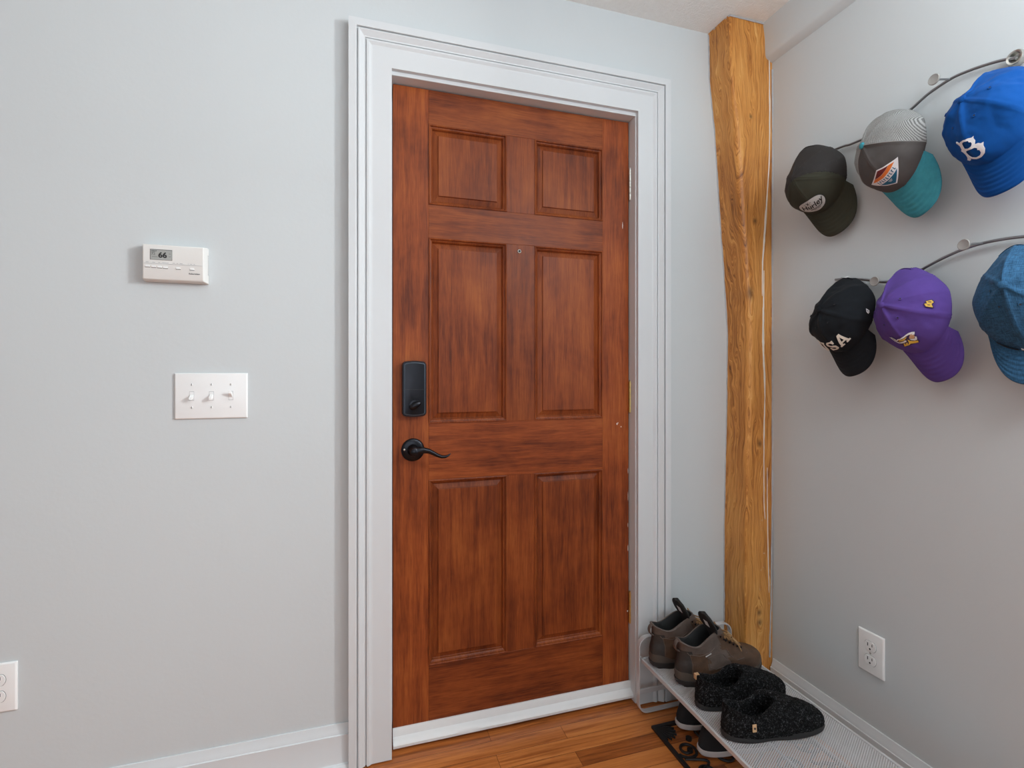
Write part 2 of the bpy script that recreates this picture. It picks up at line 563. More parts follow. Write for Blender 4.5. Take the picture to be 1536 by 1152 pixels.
# ---------------------------------------------------------------- door casing and jamb
m = MB()
prof = [(0, 0.0), (0, 0.031), (0.0200, 0.032), (0.0218, 0.0310), (0.0222, 0.0225), (0.0252, 0.0225), (0.0262, 0.0300), (0.029, 0.0305), (0.034, 0.027),
        (0.042, 0.0215), (0.0455, 0.0210), (0.0460, 0.0165), (0.0490, 0.0165), (0.0498, 0.0230), (0.055, 0.0232), (0.062, 0.0185), (0.066, 0.0178), (0.120, 0.0178), (0.120, 0.0)]
X0, X1, Z1 = -0.0262, 1.0295, 2.1415
R = [[(X0 + d, YD - p, 0.004) for d, p in prof], [(X0 + d, YD - p, Z1 - d) for d, p in prof],
     [(X1 - d, YD - p, Z1 - d) for d, p in prof], [(X1 - d, YD - p, 0.004) for d, p in prof]]
m.rings(R)
struct(m.build('trim_2', M['white']))

JL, JR, JT = 0.0885, 0.9065, 2.010
m = MB()
m.box(0.070, JL, YD - 0.004, YD + 0.12, 0, JT + 0.02)
m.box(JR, 0.935, YD - 0.004, YD + 0.12, 0, JT + 0.02)
m.box(JL, JR, YD - 0.004, YD + 0.12, JT, JT + 0.024)
# stop bead on the jamb behind the leaf
m.box(JL, JL + 0.012, 1.5985, 1.635, 0, JT); m.box(JR - 0.012, JR, 1.5985, 1.635, 0, JT); m.box(JL, JR, 1.5985, 1.635, JT - 0.012, JT)
struct(m.build('trim_3', M['white'], bevel=0.0015))
m = MB(); m.box(JL, JR, 1.555, 1.635, 0.0, 0.012)
struct(m.build('trim_4', M['door_h']))

# ---------------------------------------------------------------- the door
YF, YB = 1.551, 1.595
door = struct(empty('door_1', (0.902, 1.551, 0)))
def dpart(mb, name, mat, parent=door, **kw):
    o = mb.build(name, mat, parent, **kw)
    return o
def to_door(mb):
    mb.v = [(x - 0.902, y - 1.551, z) for x, y, z in mb.v]
    return mb
DX0, DX1, DZ0, DZ1 = 0.1005, 0.9035, 0.018, 2.0065
cols = [(0.208, 0.459), (0.5552, 0.8032)]
rows = [(0.229, 0.801), (0.977, 1.550), (1.653, 1.9005)]
def slab(name, x0, x1, z0, z1, mat):
    m = MB(); m.box(x0, x1, YF, YB, z0, z1)
    dpart(to_door(m), name, mat, bevel=0.0006, seg=1)
slab('stile', DX0, 0.208, DZ0, DZ1, M['door_v'])
slab('stile', 0.8032, DX1, DZ0, DZ1, M['door_v'])
for z0, z1 in ((DZ0, 0.229), (0.801, 0.977), (1.550, 1.653), (1.9005, DZ1)):
    slab('rail', 0.208, 0.8032, z0, z1, M['door_h'])
for z0, z1 in rows:
    slab('mullion', 0.459, 0.5552, z0, z1, M['door_v'])
pprof = [(0.0, 0.004), (0.0, -0.0022), (0.0022, -0.0032), (0.0045, -0.002), (0.0055, 0.003), (0.0085, 0.0042), (0.0115, 0.007), (0.0130, 0.0125), (0.0145, 0.0135),
         (0.0300, 0.0085), (0.0306, 0.0045), (0.0320, 0.0040)]
for z0, z1 in rows:
    for x0, x1 in cols:
        m = MB()
        R = [[(x0 + d, YF + p, z0 + d), (x1 - d, YF + p, z0 + d), (x1 - d, YF + p, z1 - d), (x0 + d, YF + p, z1 - d)] for d, p in pprof]
        m.rings(R, cap0=False, cap1=True)
        m.box(x0, x1, YB - 0.010, YB - 0.004, z0, z1)
        dpart(to_door(m), 'panel', M['door_p'])

# door sweep
m = MB()
sp = [(YF, 0.100), (YF - 0.006, 0.100)] and [(0.0, 0.0985), (-0.0045, 0.0985), (-0.006, 0.094), (-0.007, 0.060), (-0.013, 0.055), (-0.022, 0.047),
      (-0.027, 0.036), (-0.026, 0.022), (-0.019, 0.013), (-0.008, 0.010), (0.0, 0.010)]
sp = [(a, z * 0.60 - 0.001 if z > 0.0 else 0) for a, z in sp]
NS = 60
R = []
for i in range(NS + 1):
    x = DX0 - 0.001 + (DX1 - DX0 + 0.006) * i / NS
    R.append([(x, YF + a + (0.0012 * noise.noise(Vector((x * 14, z * 60, 3))) if a < -0.01 else 0), z) for a, z in sp])
m.rings(R)
dpart(to_door(m), 'door_sweep', M['sweep'], smooth=True)

# hinges
for zc_, mat in ((1.789, M['nickel']), (1.049, M['brass']), (0.315, M['brass'])):
    m = MB()
    hx, hy = 0.9062, 1.5455
    for i in range(5):
        a = zc_ - 0.053 + i * 0.0212
        m.lathe([(0.0048, 0), (0.0055, 0.0006), (0.0055, 0.0200), (0.0048, 0.0206)], (hx, hy, a), (0, 0, 1), 16)
    m.lathe([(0.002, -0.004), (0.0045, -0.002), (0.0045, 0.0)], (hx, hy, zc_ - 0.053), (0, 0, 1), 12)
    m.lathe([(0.0045, 0), (0.0045, 0.002), (0.002, 0.004)], (hx, hy, zc_ + 0.053), (0, 0, 1), 12)
    dpart(to_door(m), 'hinge', mat, smooth=True)
    m = MB(); m.box(JR - 0.0015, JR + 0.001, hy, hy + 0.03, zc_ - 0.052, zc_ + 0.052)
    dpart(to_door(m), 'hinge_leaf', mat)

# deadbolt cover
lock = None
m = MB()
lx0, lx1, lz0, lz1 = 0.1262, 0.1985, 0.999, 1.169
def arched(x0, x1, z0, z1, r, bow):
    pts = rrect(x0, x1, z0, z1, r, 6)
    cx = (x0 + x1) / 2
    out = []
    for x, z in pts:
        k = 1 - ((x - cx) / ((x1 - x0) / 2)) ** 2
        out.append((x, z + (bow * k if z > (z0 + z1) / 2 else -bow * k)))
    return out
# extra points along top/bottom for the bow
def arched_dense(x0, x1, z0, z1, r, bow, ins=0.0):
    x0 += ins; x1 -= ins; z0 += ins; z1 -= ins
    pts = []
    cx = (x0 + x1) / 2; hw = (x1 - x0) / 2
    base = rrect(x0, x1, z0, z1, max(r - ins, 0.001), 5)
    full = []
    for i, p in enumerate(base):
        full.append(p)
        q = base[(i + 1) % len(base)]
        if abs(q[0] - p[0]) > 0.02:
            for j in range(1, 8):
                full.append((p[0] + (q[0] - p[0]) * j / 8, p[1]))
    for x, z in full:
        k = 1 - ((x - cx) / hw) ** 2
        pts.append((x, z + (bow * k if z > (z0 + z1) / 2 else -bow * k)))
    return pts
R = [[(x, YF - d, z) for x, z in arched_dense(lx0, lx1, lz0 + 0.004, lz1 - 0.004, 0.010, 0.004, ins)] for d, ins in
     ((0, 0), (0.020, 0.0), (0.0235, 0.0012), (0.0235, 0.0028), (0.0255, 0.0032), (0.0285, 0.0050), (0.0290, 0.0075))]
m.rings(R, cap0=True, cap1=True, mfun=lambda c, i: 1 if i >= 3 else 0)
m.box(lx0 + 0.004, lx1 - 0.004, YF - 0.0293, YF - 0.028, 1.0815, 1.0825, 2)
lock = dpart(to_door(m), 'deadbolt', [M['bronze'], M['bronze2'], M['slot']], smooth=True)
m = MB()
tx, tz = 0.1625, 1.035
m.lathe([(0.0155, 0), (0.0155, 0.0012), (0.010, 0.0020), (0.007, 0.006)], (tx, YF - 0.029, tz), (0, -1, 0), 28)
d = Vector((math.cos(0.5), 0, math.sin(0.5)))
path = [Vector((tx, YF - 0.041, tz)) + d * s for s in (-0.019, -0.015, -0.008, 0, 0.008, 0.015, 0.019)]
m.sweep(path, [(0.002, 0.002), (0.007, 0.0045), (0.009, 0.006), (0.010, 0.007), (0.009, 0.006), (0.007, 0.0045), (0.002, 0.002)], 12, ref=(0, -1, 0.0))
m.sweep([(tx, YF - 0.029, tz), (tx, YF - 0.04, tz)], 0.006, 12)
o = dpart(to_door(m), 'thumb_turn', M['bronze'], lock, smooth=True)

# lever handle
m = MB()
cx, cz_ = 0.1595, 0.8975
m.lathe([(0.0345, 0), (0.0350, 0.003), (0.0335, 0.0055), (0.029, 0.0075), (0.022, 0.0085), (0.0175, 0.009)], (cx, YF, cz_), (0, -1, 0), 48)
rose = dpart(to_door(m), 'door_handle', M['bronze'], smooth=True)
m = MB()
m.lathe([(0.018, 0.008), (0.0165, 0.014), (0.013, 0.018), (0.012, 0.030), (0.0125, 0.046), (0.0135, 0.052), (0.012, 0.058), (0.006, 0.061)], (cx, YF, cz_), (0, -1, 0), 32)
pts = [(0.0, -0.052, 0.0), (0.012, -0.053, 0.0025), (0.026, -0.053, 0.0045), (0.042, -0.052, 0.0015), (0.056, -0.052, -0.0055), (0.068, -0.052, -0.0125),
       (0.080, -0.052, -0.0175), (0.092, -0.052, -0.0180), (0.101, -0.051, -0.0145), (0.108, -0.050, -0.0095)]
rr = [(0.008, 0.0115), (0.0075, 0.0110), (0.007, 0.0095), (0.0065, 0.0075), (0.006, 0.0062), (0.0058, 0.0056), (0.0055, 0.0050), (0.005, 0.0042), (0.004, 0.0030), (0.0015, 0.0012)]
m.sweep([(cx + a, YF + b, cz_ + c) for a, b, c in pts], rr, 16, ref=(0, 0, 1))
dpart(to_door(m), 'lever', M['bronze'], rose, smooth=True)
for dx in (-0.026, 0.026):
    m = MB(); m.lathe([(0.003, 0), (0.003, 0.0012), (0.001, 0.002)], (cx + dx, YF - 0.0078, cz_ + 0.002), (0, -1, 0), 12)
    dpart(to_door(m), 'screw', M['nickel'], rose, smooth=True)

# peephole
m = MB()
m.lathe([(0.0062, 0), (0.0062, 0.0015), (0.0052, 0.0024), (0.0042, 0.0022), (0.0040, 0.0012)], (0.5022, YF, 1.5284), (0, -1, 0), 24)
p = dpart(to_door(m), 'peephole', M['nickel'], smooth=True)
m = MB(); m.lathe([(0.0040, 0), (0.0040, 0.0016), (0.002, 0.0018)], (0.5022, YF, 1.5284), (0, -1, 0), 20)
dpart(to_door(m), 'lens', M['slot'], p)
# strike edge of latch seen between leaf and jamb + paint chips on the hinge stile
m = MB()
for (px, pz, w, h) in ((0.858, 0.955, 0.0035, 0.005), (0.862, 0.958, 0.002, 0.0025), (0.874, 0.945, 0.002, 0.003), (0.880, 1.645, 0.0014, 0.014), (0.8995, 0.30, 0.003, 0.004),
                       (0.9010, 0.60, 0.0016, 0.010), (0.9012, 0.52, 0.0018, 0.014), (0.9012, 0.79, 0.0014, 0.012), (0.9014, 0.70, 0.0012, 0.02)):
    n = 7
    pp = [(px + w * math.cos(2 * PI * k / n) * random.uniform(.6, 1), pz + h * math.sin(2 * PI * k / n) * random.uniform(.6, 1)) for k in range(n)]
    m.poly_prism(pp, YF + 0.0002, YF - 0.0002)
dpart(to_door(m), 'paint_chips', M['caulk'])

# ---------------------------------------------------------------- wooden post in the corner
zs_l = [(2.354, 1.206), (2.345, 1.2082), (2.19, 1.211), (2.0, 1.234), (1.76, 1.2514), (1.52, 1.2718), (1.276, 1.2894), (1.033, 1.2864), (0.79, 1.2806), (0.547, 1.2747), (0.231, 1.2747), (0.0, 1.276)]
def interp(tab, z):
    for (za, a), (zb, b) in zip(tab, tab[1:]):
        if zb <= z <= za:
            t = (z - zb) / (za - zb)
            t = t * t * (3 - 2 * t) * 0.5 + t * 0.5
            return b + (a - b) * t
    return tab[-1][1] if z < tab[-1][0] else tab[0][1]
m = MB()
R = []
NZ = 160
for i in range(NZ + 1):
    z = 0.001 + (ZC - 0.002) * i / NZ
    xl = interp(zs_l, z) + 0.0022 * noise.noise(Vector((0, 0, z * 9))) + 0.0012 * noise.noise(Vector((0, 5, z * 30)))
    yf = 1.412 + 0.002 * noise.noise(Vector((3, 0, z * 5)))
    xr = 1.402
    mid = 1.0 if 0.85 < z < 2.05 else 0.35
    r = 0.006 + 0.014 * min(1, max(0, (z - 0.70) / 0.25)) * min(1, max(0, (2.15 - z) / 0.2))
    ring = [(xl, YD + 0.003, z), (xl + 0.001, (YD + yf) / 2, z)]
    for k in range(7):
        a = PI / 2 * k / 6
        ring.append((xl + 0.003 + r - r * math.cos(a), yf + r - r * math.sin(a), z))
    for k in range(1, 10):
        x = xl + 0.003 + r + (xr - xl - r - 0.003) * k / 9
        y = yf + 0.0012 * noise.noise(Vector((x * 14, 1, z * 7)))
        if k >= 7:
            y += 0.004 * ((k - 6) / 3) ** 2
        ring.append((x, y, z))
    ring.append((xr, YD + 0.003, z))
    R.append(ring)
m.rings(R)
post = tag(m.build('corner_post', M['post'], smooth=True), 'rough orange-brown pine post running floor to ceiling in the corner right of the door', 'post')

def ribbon(name, pts, widths, parent, mat, lift=0.0016):
    """filled crack on the post front: a thin raised strip in the xz plane facing -y"""
    m = MB()
    N = len(pts); sub = 8
    P = []
    for i in range(N - 1):
        for j in range(sub):
            t = j / sub
            z = pts[i][1] * (1 - t) + pts[i + 1][1] * t
            P.append((pts[i][0] * (1 - t) + pts[i + 1][0] * t + 0.0008 * noise.noise(Vector((z * 50, 2, 0))), z,
                      (widths[i] * (1 - t) + widths[i + 1] * t) * (0.75 + 0.6 * abs(noise.noise(Vector((z * 40, 8, 0)))))))
    P.append((pts[-1][0], pts[-1][1], 0.0002))
    yf = 1.412
    R = []
    for x, z, w in P:
        yy = 1.412 + 0.002 * noise.noise(Vector((3, 0, z * 5))) + (0.004 * max(0, (x - 1.355) / 0.047) ** 2)
        w *= 1.4 if z > 1.7 or z < 0.9 else 1.75; R.append([(x - w, yy + 0.002, z), (x - w * 0.7, yy - lift, z), (x + w * 0.7, yy - lift, z), (x + w, yy + 0.002, z)])
    m.rings(R)
    return m.build(name, mat, parent)
ribbon('crack_filler', [(1.3800, 2.24), (1.3834, 2.066), (1.3776, 1.855), (1.3631, 1.6665), (1.3500, 1.52), (1.3480, 1.40)], [0.0015, 0.0022, 0.0016, 0.0028, 0.0022, 0.001], post, M['caulk'])
ribbon('crack_filler', [(1.3560, 1.49), (1.3540, 1.40), (1.3520, 1.30), (1.3530, 1.20), (1.3573, 1.13), (1.3585, 1.04)], [0.0008, 0.002, 0.0028, 0.0026, 0.003, 0.001], post, M['caulk'])
ribbon('crack_filler', [(1.3505, 1.36), (1.3500, 1.25), (1.3530, 1.17)], [0.001, 0.0022, 0.0012], post, M['caulk'])
ribbon('crack_filler', [(1.3600, 1.12), (1.3573, 0.944), (1.3550, 0.82), (1.3544, 0.68), (1.3600, 0.62)], [0.001, 0.0016, 0.0016, 0.0013, 0.0009], post, M['caulk'])
ribbon('crack_filler', [(1.3700, 0.80), (1.3690, 0.70), (1.3730, 0.57), (1.3760, 0.45), (1.3780, 0.36)], [0.0008, 0.0012, 0.0014, 0.0018, 0.001], post, M['caulk'])

def edge_caulk(name, pts, parent):
    m = MB()
    P = []
    for i in range(len(pts) - 1):
        for j in range(14):
            t = j / 14
            P.append(Vector(pts[i]).lerp(Vector(pts[i + 1]), t))
    P.append(Vector(pts[-1]))
    Q = [p + Vector((0.0012 * noise.noise(p * 60), 0.0012 * noise.noise(p * 50 + Vector((9, 0, 0))), 0)) for p in P]
    m.sweep(Q, [0.0022 + 0.0018 * abs(noise.noise(p * 45)) for p in P], 6, ref=(0, 1, 0))
    return m.build(name, M['greycaulk'], parent, smooth=True)
edge_caulk('caulk_bead', [(1.394, 1.4135, 2.20), (1.394, 1.4135, 1.4), (1.394, 1.4135, 0.8), (1.388, 1.412, 0.35), (1.380, 1.411, 0.135)], post)
edge_caulk('caulk_bead', [(interp(zs_l, z) - 0.0002, YD - 0.001, z) for z in (2.35, 2.19, 2.0, 1.76, 1.52, 1.276, 1.033, 0.79, 0.547, 0.231)], post)
edge_caulk('caulk_bead', [(1.209, YD - 0.01, ZC - 0.003), (1.211, 1.411, ZC - 0.003), (1.37, 1.410, ZC - 0.003)], post)

# ---------------------------------------------------------------- text and flat shapes -> 2D triangles
def text2d(body, size, shear=0.0, bold=0.0):
    cu = bpy.data.curves.new('t', 'FONT')
    cu.body = body; cu.size = size; cu.shear = shear; cu.offset = bold
    cu.align_x = 'CENTER'; cu.align_y = 'CENTER'
    cu.resolution_u = 3
    o = link(bpy.data.objects.new('t', cu))
    dg = bpy.context.evaluated_depsgraph_get()
    me = bpy.data.meshes.new_from_object(o.evaluated_get(dg))
    v = [(p.co.x, p.co.y) for p in me.vertices]
    f = [tuple(p.vertices) for p in me.polygons]
    bpy.data.objects.remove(o); bpy.data.curves.remove(cu); bpy.data.meshes.remove(me)
    return v, f
def shape2d(outer, holes=()):
    loops = [[Vector((x, y, 0)) for x, y in outer]] + [[Vector((x, y, 0)) for x, y in h] for h in holes]
    tris = tessellate_polygon(loops)
    v = [(p.x, p.y) for L in loops for p in L]
    return v, [tuple(t) for t in tris]
def xf2d(vf, s=1, dx=0, dy=0, rot=0, sx=1, sy=1):
    c, q = math.cos(rot), math.sin(rot)
    return [(((x * sx) * c - (y * sy) * q) * s + dx, ((x * sx) * q + (y * sy) * c) * s + dy) for x, y in vf[0]], vf[1]
def join2d(*L):
    V = []; F = []
    for v, f in L:
        n = len(V); V += list(v); F += [tuple(i + n for i in q) for q in f]
    return V, F
def rect2d(x0, x1, y0, y1):
    return [(x0, y0), (x1, y0), (x1, y1), (x0, y1)], [(0, 1, 2, 3)]
def ellipse2d(a, b, n=40):
    return [(a * math.cos(2 * PI * k / n), b * math.sin(2 * PI * k / n)) for k in range(n)], [tuple(range(n))]
def smooth_loop(pts, n=5):
    out = []
    N = len(pts)
    for i in range(N):
        p0, p1, p2, p3 = (Vector(pts[(i + k - 1) % N]) for k in range(4))
        for j in range(n):
            t = j / n
            q = 0.5 * ((2 * p1) + (-p0 + p2) * t + (2 * p0 - 5 * p1 + 4 * p2 - p3) * t * t + (-p0 + 3 * p1 - 3 * p2 + p3) * t ** 3)
            out.append((q.x, q.y))
    return out
def flat_part(name, vf, fn, mat, parent, thick=0.0004):
    """lay 2D triangles on a surface given by fn(s, h, lift) -> 3D point"""
    bm = bmesh.new()
    vs = [bm.verts.new((x, y, 0)) for x, y in vf[0]]
    for q in vf[1]:
        try: bm.faces.new([vs[i] for i in q])
        except Exception: pass
    bmesh.ops.triangulate(bm, faces=bm.faces)
    for _ in range(6):
        lg = [e for e in bm.edges if e.calc_length() > 0.0045]
        if not lg or len(bm.verts) > 20000: break
        bmesh.ops.subdivide_edges(bm, edges=lg, cuts=1)
        bmesh.ops.triangulate(bm, faces=bm.faces)
    r = bmesh.ops.extrude_face_region(bm, geom=list(bm.faces))
    top = set(v for v in r['geom'] if isinstance(v, bmesh.types.BMVert))
    for v in bm.verts:
        s, h = v.co.x, v.co.y
        v.co = fn(s, h, thick if v in top else -0.0002)
    bmesh.ops.recalc_face_normals(bm, faces=bm.faces)
    me = bpy.data.meshes.new(name); bm.to_mesh(me); bm.free()
    me.materials.append(mat)
    o = link(bpy.data.objects.new(name, me)); o.parent = parent
    return o

# ---------------------------------------------------------------- thermostat
TY = YD
th = tag(empty('thermostat', (-0.455, YD, 1.418)), 'off-white wall thermostat with small grey display above the light switches', 'thermostat')
def loc_mb(mb, o):
    mb.v = [(x - o[0], y - o[1], z - o[2]) for x, y, z in mb.v]; return mb
TO = (-0.455, YD, 1.418)
x0, x1, z0, z1 = -0.5255, -0.3870, 1.3685, 1.4625
m = MB()
R = []
for d, i0, zi in ((0.000, 0.0, 0.0), (0.014, 0.0, 0.0), (0.0255, 0.0035, 0.003), (0.0275, 0.006, 0.006)):
    R.append([(x0 + i0 * 0.6, YD - d, z0 + zi), (x1 + (0.006 if d < 0.02 else 0.0) , YD - d, z0 + zi), (x1 + (0.006 if d < 0.02 else 0.0), YD - d, z1 - zi * 0.6), (x0 + i0 * 0.6, YD - d, z1 - zi * 0.6)])
m.rings(R)
m.build  # housing
loc_mb(m, TO).build('housing', M['plastic_warm'], th, bevel=0.0015)
YT = YD - 0.0277
m = MB(); m.box(x0 + 0.006, x1 - 0.002, YT - 0.0006, YT + 0.001, 1.4115, 1.4122); loc_mb(m, TO).build('seam', M['greycaulk'], th)
m = MB(); m.box(-0.5060, -0.4575, YT - 0.0006, YT + 0.001, 1.4215, 1.4485); loc_mb(m, TO).build('display_bezel', M['greyline'], th)
m = MB(); m.box(-0.5050, -0.4580, YT - 0.0010, YT + 0.001, 1.4220, 1.4470); dsp = loc_mb(m, TO).build('display', M['lcd'], th)
flatY = lambda ox, oz, y: (lambda s, h, l: Vector((ox + s - TO[0], y - l - TO[1], oz + h - TO[2])))
flat_part('digits', text2d('66', 0.019, bold=0.0006), flatY(-0.4785, 1.4335, YT - 0.0011), M['slot'], dsp)
flat_part('digits', join2d(xf2d(text2d('72', 0.009), 1, -0.0175, 0.003), xf2d(text2d('HEAT', 0.005), 1, -0.0155, 0.010), xf2d(text2d('.', 0.012), 1, 0.0115, -0.002),
                           rect2d(0.0165, 0.021, 0.004, 0.0048), rect2d(0.0165, 0.021, -0.003, -0.0022), rect2d(-0.02, -0.008, -0.0045, -0.0038)), flatY(-0.4815, 1.4335, YT - 0.0011), M['greyline'], dsp)
for i, bxx in enumerate((-0.5120, -0.4985, -0.4855, -0.4725, -0.4440, -0.4130)):
    m = MB()
    zb = 1.4045 - (0.0005 * i)
    m.poly_prism(rrect(bxx - 0.0048, bxx + 0.0048, zb - 0.0022, zb + 0.0022, 0.0015, 3), YT + 0.001, YT - 0.0018)
    loc_mb(m, TO).build('button', M['plastic'], th, bevel=0.0005)
    m = MB(); m.box(bxx - 0.0050, bxx + 0.0056, YT - 0.0004, YT + 0.001, zb - 0.0032, zb - 0.0020); loc_mb(m, TO).build('button_gap', M['greyline'], th)
flat_part('print', join2d(*[rect2d(a, b, 0, 0.0011) for a, b in ((-0.060, -0.054), (-0.046, -0.040), (-0.033, -0.029), (-0.024, -0.010), (-0.001, 0.004), (0.008, 0.011), (0.015, 0.021), (0.033, 0.035), (0.038, 0.043), (0.046, 0.049))]),
          flatY(-0.4555, 1.4145, YT), M['greycaulk'], th, 0.0003)
flat_part('logo', text2d('Robertshaw', 0.0052, 0.25, 0.0001), flatY(-0.4080, 1.3900, YT), M['greyline'], th, 0.0003)
m = MB()
for i in range(12):
    m.box(x1 + 0.0055, x1 + 0.0066, YD - 0.012, YD - 0.004, 1.392 + i * 0.0045, 1.3935 + i * 0.0045)
loc_mb(m, TO).build('vents', M['greycaulk'], th)

# ---------------------------------------------------------------- light switches
SO = (-0.3745, YD, 1.0712)
sw = tag(empty('light_switch_plate', SO), 'white three-gang light switch plate on the wall left of the door', 'light switch')
m = MB()
R = []
for d, i0 in ((0, 0), (0.0035, 0), (0.006, 0.0025), (0.0064, 0.004)):
    R.append([(-0.4598 + i0, YD - d, 1.0105 + i0), (-0.2872 + i0 * -1, YD - d, 1.0105 + i0), (-0.2872 - i0, YD - d, 1.1320 - i0), (-0.4598 + i0, YD - d, 1.1320 - i0)])
m.rings(R)
loc_mb(m, SO).build('plate', M['plastic'], sw, bevel=0.0012)
for k, tx in enumerate((-0.4195, -0.3735, -0.3275)):
    m = MB(); m.box(tx - 0.0055, tx + 0.0055, YD - 0.0068, YD, 1.0595, 1.0835); loc_mb(m, SO).build('slot', M['greycaulk'], sw)
    m = MB(); m.box(tx - 0.0048, tx + 0.0048, YD - 0.0072, YD, 1.0605, 1.0825); loc_mb(m, SO).build('slot_insert', M['plastic'], sw)
    up = k == 2
    zt = 1.0715
    dz = 0.0095 if up else -0.0075
    m = MB()
    P0 = Vector((tx, YD - 0.005, zt)); P1 = Vector((tx, YD - 0.0200, zt + dz))
    R = []
    for P_, hw, hh in ((P0, 0.0042, 0.0055), (P1, 0.0036, 0.0032)):
        R.append([(P_.x - hw, P_.y, P_.z - hh), (P_.x + hw, P_.y, P_.z - hh), (P_.x + hw, P_.y, P_.z + hh), (P_.x - hw, P_.y, P_.z + hh)])
    m.rings(R)
    loc_mb(m, SO).build('toggle', M['plastic'], sw, bevel=0.0008)
    for sz in (-0.0302, 0.0302):
        m = MB(); m.lathe([(0.0030, 0), (0.0030, 0.0008), (0.0015, 0.0013)], (tx, YD - 0.0064, zt + sz), (0, -1, 0), 14)
        m.box(tx - 0.0006, tx + 0.0006, YD - 0.0080, YD - 0.007, zt + sz - 0.0028, zt + sz + 0.0028, 1)
        loc_mb(m, SO).build('screw', [M['plastic'], M['greyline']], sw)

# ---------------------------------------------------------------- outlets
def outlet(loc, rz, label, hw=0.0375, hh=0.059):
    o = tag(empty('power_outlet', loc, (0, 0, rz)), label, 'outlet')
    m = MB(); R = []
    for d, i0 in ((0, 0), (0.0035, 0), (0.0058, 0.0025), (0.0062, 0.004)):
        R.append([(-hw + i0, -d, -hh + i0), (hw - i0, -d, -hh + i0), (hw - i0, -d, hh - i0), (-hw + i0, -d, hh - i0)])
    m.rings(R); m.build('plate', M['plastic'], o, bevel=0.0012)
    for s in (1, -1):
        cz = s * 0.0197
        def oval(r):
            pts = []
            for k in range(36):
                a = 2 * PI * k / 36
                pts.append((r * math.cos(a), cz + max(-r * 0.80, min(r * 0.80, r * math.sin(a)))))
            return pts
        m = MB(); m.poly_prism(oval(0.0176), 0, -0.0066); g = m.build('receptacle_gap', M['greyline'], o)
        m = MB(); m.poly_prism(oval(0.0168), 0, -0.0080); r = m.build('receptacle', M['plastic'], o, bevel=0.0006)
        m = MB()
        m.box(-0.0075, -0.0052, -0.0083, -0.006, cz - 0.0005, cz + 0.0085)
        m.box(0.0052, 0.0073, -0.0083, -0.006, cz + 0.0005, cz + 0.0080)
        m.poly_prism([(0.0025 * math.cos(2 * PI * k / 14), cz - 0.0075 + 0.0027 * math.sin(2 * PI * k / 14)) for k in range(14)], -0.006, -0.0083)
        m.build('contact_slots', M['slot'], r)
    m = MB(); m.lathe([(0.0028, 0), (0.0028, 0.0008), (0.001, 0.0013)], (0, -0.0060, 0), (0, -1, 0), 14); m.build('screw', M['nickel'], o)
    return o
outlet((XR, 1.0570, 0.3370), -PI / 2, 'white duplex outlet low on the right wall above the shoe rack')
outlet((-0.8275, YD, 0.3750), 0, 'white duplex outlet at the left edge of the door wall')

# ---------------------------------------------------------------- shoe rack
RX0, RX1, RY1, RY0, RZ = 0.884, 1.243, 1.4615, 0.735, 0.1925
rk = tag(empty('shoe_rack', ((RX0 + RX1) / 2, (RY0 + RY1) / 2, 0)), 'low silver metal shoe rack with mesh shelf standing along the right wall', 'shoe rack')
RO = ((RX0 + RX1) / 2, (RY0 + RY1) / 2, 0)
def endloop(y):
    m = MB()
    pts = rrect(RX0 + 0.002, RX1 + 0.013, 0.0035, 0.2560, 0.034, 8)
    inner = rrect(RX0 + 0.0065, RX1 + 0.0085, 0.0080, 0.2515, 0.0295, 8)
    n = len(pts)
    R = []
    for (ax, az), (bx, bz) in zip(pts, inner):
        R.append([(ax, y - 0.009, az), (ax, y + 0.009, az), (bx, y + 0.009, bz), (bx, y - 0.009, bz)])
    R.append(R[0])
    m.rings(R, False, False)
    loc_mb(m, RO).build('end_frame', M['rack'], rk, bevel=0.0012)
    m = MB(); m.box(RX0 + 0.006, RX1 + 0.009, y - 0.003, y + 0.003, 0.066, 0.082)
    loc_mb(m, RO).build('crossbar', M['rack'], rk, bevel=0.001)
endloop(RY1); endloop(RY0)
m = MB()
for (a, b, c, d) in ((RX0 + 0.006, RX0 + 0.013, RY0, RY1), (RX1 - 0.007, RX1, RY0, RY1)):
    m.box(a, b, c, d, RZ - 0.0130, RZ)
m.box(RX0 + 0.006, RX1, RY1 - 0.016, RY1 - 0.009, RZ - 0.013, RZ)
m.box(RX0 + 0.006, RX1, RY0 + 0.009, RY0 + 0.016, RZ - 0.013, RZ)
loc_mb(m, RO).build('shelf_frame', M['rack'], rk, bevel=0.0015)
# expanded-metal mesh: two families of fine diagonal strands
m = MB()
mx0, mx1, my0, my1 = RX0 + 0.012, RX1 - 0.006, RY0 + 0.012, RY1 - 0.014
def strands(ang, pitch, w, z0, z1):
    ca, sa = math.cos(ang), math.sin(ang)
    nx, ny = -sa, ca
    cor = [(mx0, my0), (mx1, my0), (mx1, my1), (mx0, my1)]
    dmin = min(x * nx + y * ny for x, y in cor); dmax = max(x * nx + y * ny for x, y in cor)
    d = dmin + pitch / 2
    while d < dmax:
        px, py = nx * d, ny * d
        ts = []
        t0, t1 = -9, 9
        for lo, hi, p, q in ((mx0, mx1, px, ca), (my0, my1, py, sa)):
            a, b = (lo - p) / q, (hi - p) / q
            t0 = max(t0, min(a, b)); t1 = min(t1, max(a, b))
        if t1 - t0 > 0.001:
            v = []
            for t in (t0, t1):
                for sgn in (-1, 1):
                    for z in (z0, z1):
                        v.append((px + ca * t + nx * sgn * w, py + sa * t + ny * sgn * w, z))
            m.add(v, [(0, 1, 3, 2), (4, 6, 7, 5), (0, 4, 5, 1), (2, 3, 7, 6), (0, 2, 6, 4), (1, 5, 7, 3)])
        d += pitch
